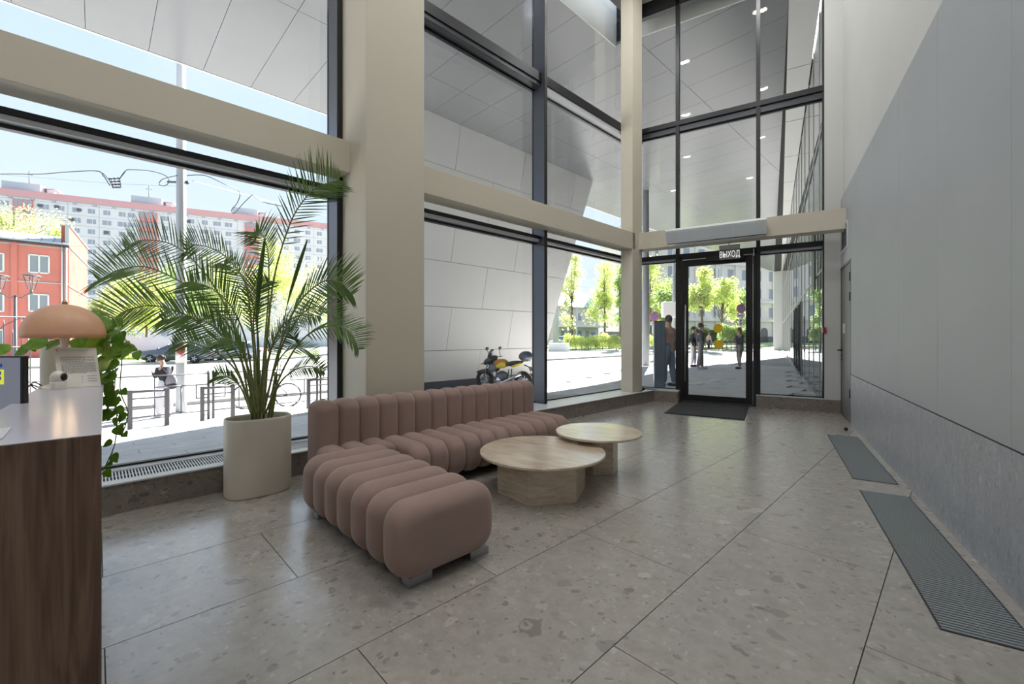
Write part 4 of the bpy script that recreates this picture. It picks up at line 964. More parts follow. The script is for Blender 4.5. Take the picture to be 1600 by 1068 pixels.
# ---- railing along the pavement: panels with stepped bars, bollards and hoops
def bar3(b, P, Q, w=.014): b.tube([P, Q], w, 6)
TFN = -12.9
def rail_panel(s0, s1, label, mir=0):
    o = thing('railing_panel', label, 'railing', W(s0, TFN, gh(s0, TFN)), 'street railing panels')
    def q(x, z): s = s0 + (s1 - s0) * (x if not mir else 1 - x); return W(s, TFN, gh(s, TFN) + z)
    for x in (0, 1): b = MB(); b.tube([q(x, -.05), q(x, 1.16)], .03, 8); b.build('post', 'metal_fence', o)
    for pts in ([(0, 1.1), (1, 1.1)], [(0, .18), (1, .18)], [(.0, .83), (.22, .83), (.22, .18)], [(.22, .83), (.42, .83), (.42, 1.1)], [(.42, 1.1), (.42, .18)], [(.72, 1.1), (.72, .80), (1, .80)], [(.86, .80), (.86, .42), (.42, .42)], [(.1, .83), (.1, .5), (0, .5)]):
        b = MB()
        for a, c in zip(pts, pts[1:]): bar3(b, q(*a), q(*c))
        b.build('bar', 'metal_fence', o)
for i, (a, c) in enumerate(((-3.2, -.55), (-.45, 2.0), (2.1, 4.6), (4.7, 7.2), (7.3, 9.8))):
    rail_panel(a, c, ['grey stepped-bar street railing panel left of the hanging pothos', 'grey stepped-bar railing panel in front of the woman with the phone', 'grey stepped-bar railing panel behind the palm fronds', 'grey stepped-bar railing panel behind the parked bicycle and right hoop', 'grey stepped-bar railing panel hidden mostly by the big column'][i], i % 2)
def hoop(u, v, u2, label, h=.80):
    p, d = GH(u, v); s, t = ST(p); s2 = s + .62
    o = thing('parking_hoop', label, 'bollard', p, 'grey parking hoops')
    for ss in (s, s2):
        b = MB(); q_ = W(ss, t, gh(ss, t)); b.box(-.04, .04, -.04, .04, -.05, h, fr=FL); b.v = [tuple(Vector(v_) + q_) for v_ in b.v]; b.build('upright', 'metal_fence', o)
    for z in (h - .04, h - .19): b = MB(); b.tube([W(s, t, gh(s, t) + z), W(s2, t, gh(s2, t) + z)], .028 if z > .7 else .015, 6); b.build('crossbar', 'metal_fence', o)
hoop(203, 668, 0, 'grey square parking hoop nearest the pothos vines'); hoop(316, 655, 0, 'grey square parking hoop left of the palm pot', .78); hoop(482, 636, 0, 'grey square parking hoop right of the bicycle wheel')
# ---- low concrete wall, gothic fence, red house
b = MB(); tw = -62; b.boxL(-6, 60, tw - .3, tw, -.6, 1.28)
w_ = rebase(b.build('concrete_wall', mat('concrete_pale', (190, 197, 202), .8, var=.05, scale=.6)), W(0, tw, 0)); tag(w_, 'long pale concrete wall behind the parked dark saloon', 'wall')
tf = -17.5
gf = thing('iron_fence', 'pointed wrought iron fence with arches in front of the red building', 'fence', W(-9, tf, gh(-9, tf)))
s = -14.0; i = 0
while s < -1.2:
    zb = gh(s, tf); h = 2.95 if i % 6 == 0 else (2.35 if i % 2 else 2.1); b = MB(); b.tube([W(s, tf, zb), W(s, tf, zb + h), W(s, tf, zb + h + .14)], [.014, .014, .001] if i % 6 else [.03, .03, .001], 6); b.build('spear', 'metal_fence', gf); s += .155; i += 1
for z in (.25, 1.75, 2.55):
    b = MB(); b.tube([W(-14, tf, gh(-14, tf) + z), W(-1.2, tf, gh(-1.2, tf) + z)], .018, 6); b.build('rail', 'metal_fence', gf)
k = 0; s = -14.0
while s < -1.9:
    b = MB(); C_ = [W(s, tf, gh(s, tf) + 1.75), W(s + .06, tf, gh(s, tf) + 2.2), W(s + .46, tf, gh(s, tf) + 2.55)]; b.tube([bez(C_, x / 8) for x in range(9)], .012, 5)
    C_ = [W(s + .93, tf, gh(s, tf) + 1.75), W(s + .87, tf, gh(s, tf) + 2.2), W(s + .46, tf, gh(s, tf) + 2.55)]; b.tube([bez(C_, x / 8) for x in range(9)], .012, 5); b.build('arch', 'metal_fence', gf); s += .93
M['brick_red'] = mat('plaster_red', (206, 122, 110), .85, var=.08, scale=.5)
TRD = -56.0
def PLs(u, v): return PL(u, v, TRD)
sr = ST(PLs(108, 500))[0]; ze = PLs(104, 381).z; red = thing('red_building', 'red plastered low building with white windows and grey metal roof', 'building', W(sr - 10, TRD, -.5))
b = MB(); b.boxL(sr - 26, sr, TRD - 14, TRD, -.6, ze); b.build('wall', 'brick_red', red)
zt_ = PLs(104, 353).z; c1_ = PLs(108, 500); d1_ = (c1_ - CAMP).dot(FV); c2_ = D(137, CY, d1_ * 1.265)
def side_quad(z0, z1, o=0.0, th=.5, f0=0, f1=1):
    A1 = Vector((c1_.x, c1_.y, 0)); A2 = Vector((c2_.x, c2_.y, 0)); dr_ = (A2 - A1).normalized(); nn = dr_.cross(UP); nn = nn if nn.dot(CAMP - A1) > 0 else -nn
    p0_ = A1.lerp(A2, f0) + nn * o; p1_ = A1.lerp(A2, f1) + nn * o
    q_ = MB(); q_.extrude([p0_ + UP * z0, p1_ + UP * z0, p1_ + UP * z1, p0_ + UP * z1], -nn * th); return q_
side_quad(-.6, zt_).build('gable_wall', mat('plaster_red_sun_side', (150, 80, 66), .85, var=.25, scale=.7), red)  # same red plaster, darkened on this side against direct sun
side_quad(zt_, zt_ + .12, .1, .7).build('gable_coping', 'pole', red)
for v_ in (386, 447): z_ = PLs(108, v_).z; side_quad(z_ - .06, z_ + .06, .08, .1).build('string_course', 'pole', red)
b = MB(); b.boxL(ST(PLs(101.5, 500))[0], sr, TRD - .3, TRD + .06, ze - .2, zt_ + .05); b.build('gable_cap', mat('zinc', (178, 186, 190), .5, .3), red)
b = MB(); b.extrude([W(sr, TRD + .5, ze - .05), W(sr, TRD - 6.5, ze + 1.6), W(sr, TRD - 6.5, ze + 1.5), W(sr, TRD + .5, ze - .17)], -LD * 26); b.build('roof', MATS['zinc'], red)
for k in range(36): b = MB(); a = sr - .3 - k * .72; b.extrude([W(a, TRD + .52, ze), W(a, TRD - 6.5, ze + 1.66), W(a, TRD - 6.5, ze + 1.58), W(a, TRD + .52, ze - .06)], -LD * .09); b.build('roof_seam', MATS['zinc'], red)
b = MB(); b.boxL(sr - 26, sr, TRD, TRD + .45, ze - .28, ze - .12); b.build('gutter', 'frame_grey', red)
for u_, m_n, r_ in ((103, 'pole', .09), (97, 'white', .06)):
    q_ = PLs(u_, 400); b = MB(); s_ = ST(q_)[0]; b.tube([W(s_, TRD + .16, ze - .3), W(s_, TRD + .16, -.4)], r_, 8); b.build('downpipe', m_n, red)
b = MB(); s_ = ST(PLs(22, 400))[0]; b.boxL(s_ - .18, s_ + .18, TRD, TRD + .12, -.5, ze - .3); b.build('pilaster', 'brick_red', red)
zz = PLs(60, 441).z; b = MB(); b.boxL(sr - 26, sr, TRD, TRD + .07, zz - .05, zz + .05); b.build('string_course', 'pole', red)
zz = PLs(60, 384).z; b = MB(); b.boxL(sr - 26, sr, TRD, TRD + .07, zz - .05, zz + .05); b.build('string_course', 'pole', red)
M['win_glass'] = mat('window_pane', (140, 146, 154), .3, .0, spec=.5)
for (u0, u1, v0, v1) in ((44, 78, 398, 427), (-26, 7, 394, 424), (44, 77, 459, 487), (-26, 7, 458, 487), (-26, 7, 514, 543), (44, 77, 514, 542)):
    A_, B_ = PLs(u0, v0), PLs(u1, v1); a, c = ST(A_)[0], ST(B_)[0]; z1_, z0_ = (PLs((u0 + u1) / 2, v0).z, PLs((u0 + u1) / 2, v1).z)
    b = MB(); w = .11
    for x in ((a, a + w), (c - w, c), ((a + c) / 2 - w / 2, (a + c) / 2 + w / 2)): b.boxL(x[0], x[1], TRD, TRD + .08, z0_, z1_)
    b.boxL(a, c, TRD, TRD + .08, z0_, z0_ + w); b.boxL(a, c, TRD, TRD + .08, z1_ - w, z1_); fr_ = b.build('window', 'white', red)
    b = MB(); b.boxL(a + .05, c - .05, TRD + .01, TRD + .03, z0_ + .05, z1_ - .05); b.build('pane', 'win_glass', fr_)
# double lantern street lamp
dl_ = 15.0; p = GD(24, dl_); ll = thing('street_lantern', 'grey park lamp post with two tapered lanterns before the red building', 'street lamp', p)
b = MB(); b.lathe([(.08, 0), (.06, .5), (.045, 1.0), (.04, D(24, 462, dl_).z - p.z)], p, 14); b.build('post', 'metal_fence', ll)
for uc in (49, -1):
    b = MB(); C_ = [D(24, 461, dl_), D(24 + (uc - 24) * .35, 465, dl_), D(24 + (uc - 24) * .7, 460, dl_), D(uc, 459, dl_)]; b.tube([bez(C_, k / 12) for k in range(13)], .018, 6); b.build('arm', 'metal_fence', ll)
    c_ = D(uc, 459, dl_); k = dl_ / F
    b = MB(); b.lathe([(1.5 * k, -.02), (1.8 * k, 4 * k), (1.2 * k, 7 * k)], c_, 10); b.lathe([(12 * k, 27.5 * k), (9 * k, 29.5 * k), (0, 31.5 * k)], c_, 16); ln_ = b.build('lantern_head', 'metal_fence', ll)
    b = MB(); b.lathe([(3.4 * k, 8 * k), (8 * k, 27 * k)], c_, 4, smooth=False); b.build('lantern_glass', 'glass', ln_)
    b = MB()
    for j in range(4): a = j * math.pi / 2; b.tube([c_ + Vector((3.5 * k * math.cos(a), 3.5 * k * math.sin(a), 7 * k)), c_ + Vector((8.4 * k * math.cos(a), 8.4 * k * math.sin(a), 27.5 * k))], .012, 5)
    b.build('lantern_bar', 'metal_fence', ln_)
# ---- apartment block
A_ = D(140, CY, 121.0); B_ = D(360, CY, 136.0); A_.z = B_.z = 0; ed = (B_ - A_).normalized(); nd = ed.cross(UP).normalized()
if nd.dot(CAMP - A_) < 0: nd = -nd
def AP(x, o, z): return A_ + ed * x + nd * o + UP * z
def ax(u): # distance along the facade of pixel column u
    r = ray(u, CY); r.z = 0; # solve r*d = A_+ed*x
    det = r.x * -ed.y + r.y * ed.x; dd = (A_.x * -ed.y + A_.y * ed.x) / det; return (r * dd - A_).dot(ed)
apt = thing('apartment_block', 'long white panel apartment block with pink parapet and red glazed bays, far across the street', 'building', AP(0, 0, -.5))
ZR = 40.6; xa, xb = ax(-60), ax(600)
M['apt'] = mat('panel_white', (226, 224, 220), .8, var=.03, scale=.1)
M['apt_dark'] = mat('apt_window', (158, 164, 172), .3)
M['pink'] = mat('parapet_pink', (214, 160, 158), .7)
M['bay_red'] = mat('bay_red', (216, 138, 124), .7)  # bay red and window grey lightened, distance haze put into colour
def apbox(b, x0, x1, o0, o1, z0, z1, mi=0): b.hexa([AP(x, o, z) for z in (z0, z1) for (x, o) in ((x0, o1), (x1, o1), (x1, o0), (x0, o0))], mi)
b = MB(); apbox(b, xa, xb, -12, 0, -1, ZR - 1.9); b.build('wall', 'apt', apt)
b = MB(); apbox(b, xa, xb, -12, .3, ZR - 1.9, ZR - .2); b.build('parapet', 'pink', apt)
b = MB(); x = xa
while x < xb: apbox(b, x, x + .8, .02, .32, ZR - 2.5, ZR - 2.0); x += 4.2
apbox(b, xa, xb, 0, .25, ZR - 2.1, ZR - 1.9); b.build('cornice', 'pole', apt, kind='stuff')
FLH = 2.85; nfl = 13
b = MB()
for k in range(nfl): apbox(b, xa, xb, .0, .03, ZR - 2.6 - k * FLH - .05, ZR - 2.6 - k * FLH + .03)
b.build('panel_joint', mat('joint_grey', (170, 170, 170), .8), apt, kind='stuff')
wn = MB(); wn.box(-.85, .85, -.02, .06, 0, 1.5, 0); wn.box(-.75, -.2, .06, .08, .1, 1.4, 1); wn.box(-.1, .75, .06, .08, .1, 1.4, 1)
rotA = math.atan2(ed.y, ed.x)
wo_ = wn.build('window', ['white', 'apt_dark']); wme = wo_.data; COL.objects.unlink(wo_); bpy.data.objects.remove(wo_)
flip = nd.dot(Matrix.Rotation(rotA, 3, 'Z') @ Vector((0, 1, 0))) < 0
bays_ = [(22, 51), (219, 245), (383, 404)]
cols_ = [-30, -12, 6, 69, 95, 119, 143, 167, 191, 205, 258, 299, 320, 339, 357, 413, 430, 447, 464, 481, 499, 516]
cnt = 0; pj = MB()
for u in cols_:
    x = ax(u)
    for k in range(nfl if u < 260 else 10):
        inst(wme, 'window', apt, AP(x, 0, ZR - 2.6 - 2.15 - k * FLH), (0, 0, rotA + (math.pi if flip else 0)), (1.0 + .3 * ((int(u) + k) % 3 == 0), 1, 1)); cnt += 1
for u in (106, 155, 206, 255, 308, 371, 440, 490): apbox(pj, ax(u) - .04, ax(u) + .04, 0, .04, 0, ZR - 2)
pj.build('vertical_joint', MATS['joint_grey'], apt, kind='stuff')
for (u0, u1) in bays_:
    x0_, x1_ = ax(u0), ax(u1); 
    for k in range(11):
        z = ZR - 2.7 - (k + 1) * FLH; b = MB(); apbox(b, x0_, x1_, 0, .5, z, z + 1.0, 0); apbox(b, x0_, x1_, 0, .46, z + 1.0, z + FLH - .15, 1)
        for j in range(5): x = x0_ + (x1_ - x0_) * j / 4; apbox(b, x - .12, x + .12, 0, .52, z + 1.0, z + FLH, 0)
        b.build('loggia', ['bay_red', 'apt_dark'], apt)
for u0, u1 in ((-5, 57), (201, 250), (362, 402)):
    b = MB(); x0_, x1_ = ax(u0), ax(u1); apbox(b, x0_, x1_, -8, -2, ZR - .3, ZR + 2.4); apbox(b, x1_ + .5, x1_ + 2, -7, -4, ZR - .3, ZR + 1.8); apbox(b, x1_ - .4, x1_ + 2.8, -7.4, -3.6, ZR + 1.9, ZR + 2.1)
    b.build('roof_hut', mat('hut_grey', (186, 194, 200), .7), apt)
for u in (36, 228): b = MB(); x = ax(u); b.tube([AP(x, -3, ZR), AP(x, -3, ZR + 6)], .1, 5); b.tube([AP(x - .8, -3, ZR + 5), AP(x + .8, -3, ZR + 5)], .08, 5); b.build('antenna', 'metal_fence', apt)
for (u, v) in ((63, 321), (89, 323), (124, 328), (112, 343), (166, 363), (178, 399), (295, 346)):
    r = ray(u, v); x = ax(u); dd = AP(x, 0, 0); dist = (Vector((dd.x, dd.y, 0))).length / Vector((r.x, r.y, 0)).length; z = H + r.z * dist
    b = MB(); apbox(b, x - .45, x + .45, 0, .4, z - .35, z + .35); b.build('air_conditioner', 'metal_fence', apt)
# ---- background buildings to the right, haze put into their paler colours
def facade_building(label, p0, p1, depth, h, mname, wins, wm='win_glass', roof=None, name='house', base=-.3):
    e_ = (p1 - p0); Lx = e_.length; e_.normalize(); n_ = e_.cross(UP); n_ = n_ if n_.dot(CAMP - p0) > 0 else -n_
    def Q(x, o, z): return Vector((p0.x, p0.y, 0)) + e_ * x + n_ * o + UP * z
    def qb(b, x0, x1, o0, o1, z0, z1, mi=0): b.hexa([Q(x, o, z) for z in (z0, z1) for (x, o) in ((x0, o1), (x1, o1), (x1, o0), (x0, o0))], mi)
    t = thing(name, label, 'building', Q(Lx / 2, 0, base)); b = MB(); qb(b, 0, Lx, -depth, 0, base, h); b.build('wall', mname, t)
    for (x, z, w, hh, arch) in wins:
        b = MB(); qb(b, x - w / 2 - .1, x + w / 2 + .1, 0, .08, z - .1, z + hh + .1, 0); f_ = b.build('window', 'white', t)
        b = MB(); qb(b, x - w / 2, x + w / 2, .06, .10, z, z + hh); b.build('pane', wm, f_)
    return t, Q, qb
M['stal'] = mat('stone_beige', (218, 210, 200), .85, var=.06, scale=.3)
p0, p1 = D(985, CY, 84), D(1236, CY, 96); ln = (p1 - p0).length
wins = []
for fl_, z in enumerate((5.5, 9.6, 13.4, 17.2)):
    n_w = 11
    for k in range(n_w): wins.append((ln * (k + .5) / n_w, z, 1.5, 2.2, 0))
t_, Q_, qb_ = facade_building('large beige stone building with ledges and arched ground floor, far behind the entrance door', p0, p1, 12, 24, 'stal', wins, name='stone_building')
for z in (4.6, 8.6, 16.4, 21.5): b = MB(); qb_(b, -.4, ln + .4, 0, .6, z, z + .5); b.build('ledge', 'stal', t_)
b = MB(); qb_(b, 0, ln, 0, .15, -.3, 1.4); b.build('socle', 'wing_dark', t_)
for k in range(8):
    x = ln * (k + .5) / 8; pts = [Q_(x - .9, .05, 0), Q_(x + .9, .05, 0)] + [Q_(x + .9 * math.cos(a), .05, 2.4 + .9 * math.sin(a)) for a in [math.pi * j / 8 for j in range(9)]]
    b = MB(); b.extrude(pts, (Q_(0, .1, 0) - Q_(0, 0, 0))); b.build('arch_opening', 'metal_fence', t_)
for k in range(9): b = MB(); x = ln * k / 8; qb_(b, x - .3, x + .3, 0, .3, 1.4, 21.5); b.build('pilaster', 'stal', t_)
M['pinkish'] = mat('plaster_cream', (226, 212, 204), .85); M['roof_green'] = mat('roof_green', (150, 196, 178), .6)
p0, p1 = D(872, CY, 72), D(935, CY, 80); ln = (p1 - p0).length
wins = [(ln * (k + .5) / 5, z, .9, 1.3, 0) for k in range(5) for z in (4.2,)] + [(ln * (k + .5) / 5, .9, 1.0, 1.6, 0) for k in range(4)]
t_, Q_, qb_ = facade_building('cream two-storey house with a pale green roof beyond the street hedge', p0, p1, 9, 6.6, 'pinkish', wins, name='cream_house')
b = MB(); b.extrude([Q_(-.5, .5, 6.5), Q_(-.5, -4.5, 10.4), Q_(-.5, -9.5, 6.5)], Q_(ln + 1, 0, 0) - Q_(0, 0, 0)); b.build('roof', 'roof_green', t_)
b = MB(); qb_(b, -.2, ln + .2, 0, 2.0, 3.0, 3.35); b.build('porch_roof', 'white', t_)
for x in (.15, .45, .8): b = MB(); qb_(b, ln * x, ln * x + 1.1, 0, .12, -.2, 2.2); b.build('door', mat('door_blue', (110, 158, 186), .6), t_)
# white block on kerb
b = MB(); p = GD(874, 40); b.box(-1.0, .9, -.4, .4, -.3, .75, fr=Matrix.Rotation(PH, 3, 'Z')); b.v = [tuple(Vector(v) + p) for v in b.v]; tag(rebase(b.build('concrete_block', 'white', bevel=.02), p), 'white concrete traffic block at the foot of the slanted wall, beside the hedge', 'block')
# ================================================================== TREES AND SHRUBS
def leafmat(name, rgb, tr=.45): return mat(name, rgb, .6, var=.3, scale=1.3, trans=tr)
M['lf_a'] = leafmat('foliage_spring', (200, 212, 124)); M['lf_b'] = leafmat('foliage_mid', (160, 184, 112)); M['lf_c'] = leafmat('foliage_pale', (212, 218, 160)); M['lf_d'] = leafmat('foliage_dark', (96, 122, 66), .3)
M['bark'] = mat('bark', (104, 92, 78), .9, var=.2, scale=6)
rg = np.random.default_rng(5)
def crown_mesh(c, rad, n, size, blobs=16):
    cs = rg.normal(size=(blobs, 3)); cs /= np.linalg.norm(cs, axis=1)[:, None]; cs *= rg.uniform(.2, .8, (blobs, 1)); cs = cs * np.array(rad); br = rg.uniform(.28, .55, blobs) * min(rad)
    k = rg.integers(0, blobs, n); d = rg.normal(size=(n, 3)); d /= np.linalg.norm(d, axis=1)[:, None]
    P = np.array(c) + cs[k] + d * (br[k] * rg.uniform(.15, 1.15, n))[:, None]
    a = rg.normal(size=(n, 3)); a /= np.linalg.norm(a, axis=1)[:, None]; b_ = np.cross(a, rg.normal(size=(n, 3))); b_ /= np.linalg.norm(b_, axis=1)[:, None]
    sz = size * rg.uniform(.6, 1.3, n)[:, None]
    V = np.stack([P - a * sz, P + b_ * sz * .5, P + a * sz, P - b_ * sz * .5], 1).reshape(-1, 3)
    return V, cs + np.array(c)
def leaf_obj(name, V, m, parent, kind=None):
    org = wloc(parent) if parent else Vector((0, 0, 0)); V = V - np.array(org); n = len(V) // 4
    me = bpy.data.meshes.new(name); me.vertices.add(len(V)); me.vertices.foreach_set('co', V.astype('f').ravel())
    me.loops.add(len(V)); me.loops.foreach_set('vertex_index', np.arange(len(V), dtype='i')); me.polygons.add(n)
    me.polygons.foreach_set('loop_start', np.arange(0, 4 * n, 4, dtype='i')); me.polygons.foreach_set('loop_total', np.full(n, 4, 'i')); me.update(calc_edges=True)
    me.materials.append(M[m]); o = bpy.data.objects.new(name, me); COL.objects.link(o); o.parent = parent
    if kind: o['kind'] = kind
    return o
def tree(u, d, vtop, vbot, wpx, m, label, n=5000, size=.16, name='tree', trunk=.16, group=None, blobs=16):
    p = GD(u, d); k = d / F; t = thing(name, label, 'tree', p, group)
    zt = D(u, vtop, d).z; zb = D(u, vbot, d).z; rad = (wpx * k / 2, wpx * k / 2, (zt - zb) / 2); c = (p.x, p.y, (zt + zb) / 2)
    V, cs = crown_mesh(c, rad, n, size, blobs); leaf_obj('crown', V, m, t, 'stuff')
    b = MB(); top = Vector(c) + UP * rad[2] * .5; b.tube([p - UP * .1, p.lerp(top, .3) + RV * .1, p.lerp(top, .6), top], [trunk, trunk * .8, trunk * .55, trunk * .2], 8)
    b.build('trunk', 'bark', t)
    b = MB()
    for q in cs:
        f = rs.uniform(.35, .75); a = p.lerp(top, f); q = Vector(q); b.tube([a, a.lerp(q, .5) + UP * .15, q], [trunk * .35, trunk * .22, trunk * .06], 5)
    b.build('branches', 'bark', t)
    return t
tree(22, 75, 296, 400, 120, 'lf_c', 'pale budding tree rising above the roof of the red building', 6000, .22, trunk=.3)
tree(92, 72, 350, 410, 60, 'lf_a', 'small yellow-green tree at the right end of the red building roof', 2500, .2)
for (u, d, vt, vb, w, m, lab) in ((228, 58, 425, 530, 95, 'lf_a', 'yellow-green street tree right behind the trailing pothos, over the concrete wall'), (292, 70, 405, 525, 110, 'lf_b', 'green street tree directly behind the thick overhead-line pole'), (352, 82, 372, 528, 110, 'lf_a', 'bright green tree left of the palm canes beyond the concrete wall'), (420, 66, 362, 530, 110, 'lf_a', 'tallest bright green tree behind the middle of the palm'), (482, 78, 400, 532, 110, 'lf_c', 'pale green tree right of the palm beyond the concrete wall'), (170, 66, 440, 530, 60, 'lf_c', 'thin pale tree between the apartment block and the lamp shade'), (535, 62, 410, 532, 80, 'lf_b', 'green tree half hidden by the left edge of the big column')):
    tree(u, d, vt, vb, w, m, lab, 4200, .2)
for (u, d, vt, vb, w, m, lab) in ((893, 62, 385, 520, 60, 'lf_c', 'pale tree just right of the slanted white wall edge'), (944, 56, 385, 520, 80, 'lf_a', 'bright green tree left of the corner column in the long window'), (968, 48, 400, 515, 44, 'lf_b', 'denser green tree touching the corner column in the long window'), (1016, 60, 385, 525, 60, 'lf_a', 'yellow-green tree behind the nearer street pole by the entrance'), (1046, 46, 430, 525, 50, 'lf_b', 'green tree behind the square white utility cabinet'), (1096, 44, 408, 505, 56, 'lf_a', 'bright yellow-green tree over the man in the cap'), (1128, 52, 420, 515, 56, 'lf_a', 'yellow-green tree in the middle of the entrance door view'), (1152, 60, 430, 520, 50, 'lf_b', 'grey-green tree above the woman in heels')):
    tree(u, d, vt, vb, w, m, lab, 4200, .15)
def shrub(u0, u1, d, vtop, vbot, m, label, n=5000, size=.1, name='hedge'):
    k = d / F; a, c = D(u0, CY, d), D(u1, CY, d); zt, zb = D(u0, vtop, d).z, D(u0, vbot, d).z; L_ = (c - a).length; e_ = (c - a).normalized(); n_ = FV
    t = thing(name, label, 'hedge', GD((u0 + u1) / 2, d)); x = rg.uniform(0, L_, n); y = rg.uniform(-.8, .8, n); h = (zt - zb) * (.82 + .09 * np.sin(x * 1.7 + 1) + .06 * np.sin(x * 5.1) + rg.uniform(-.08, .08, n)) ; z = zb + h * np.sqrt(rg.uniform(0, 1, n)) * np.sqrt(np.clip(1 - (y / .85) ** 2, 0.05, 1))
    P = np.array([a.x, a.y, 0]) + x[:, None] * np.array(e_) + y[:, None] * np.array(n_); P[:, 2] = z
    aa = rg.normal(size=(n, 3)); aa /= np.linalg.norm(aa, axis=1)[:, None]; b_ = np.cross(aa, rg.normal(size=(n, 3))); b_ /= np.linalg.norm(b_, axis=1)[:, None]
    V = np.stack([P - aa * size, P + b_ * size * .5, P + aa * size, P - b_ * size * .5], 1).reshape(-1, 3); leaf_obj('foliage', V, m, t, 'stuff')
    b = MB()
    for i in range(8): q = a.lerp(c, (i + .5) / 8); q.z = gh(*ST(q)) - .05; b.tube([q, Vector((q.x, q.y, zb + (zt - zb) * .6))], .04, 5)
    b.build('stems', 'bark', t, kind='stuff')
shrub(882, 968, 44, 519, 545, 'lf_a', 'low clipped green hedge beyond the road, left of the corner column')
shrub(1126, 1178, 42, 505, 533, 'lf_b', 'low green hedge behind the woman in heels')
shrub(1080, 1126, 46, 508, 534, 'lf_d', 'darker low hedge between the two standing people')
shrub(192, 232, 34, 553, 562, 'lf_a', 'small clumps of grass at the kerb left of the dark saloon', 2500, .08, 'grass_clump')
shrub(1003, 1060, 36, 521, 541, 'lf_a', 'low green border behind the ticket pillar', 2500, .08)

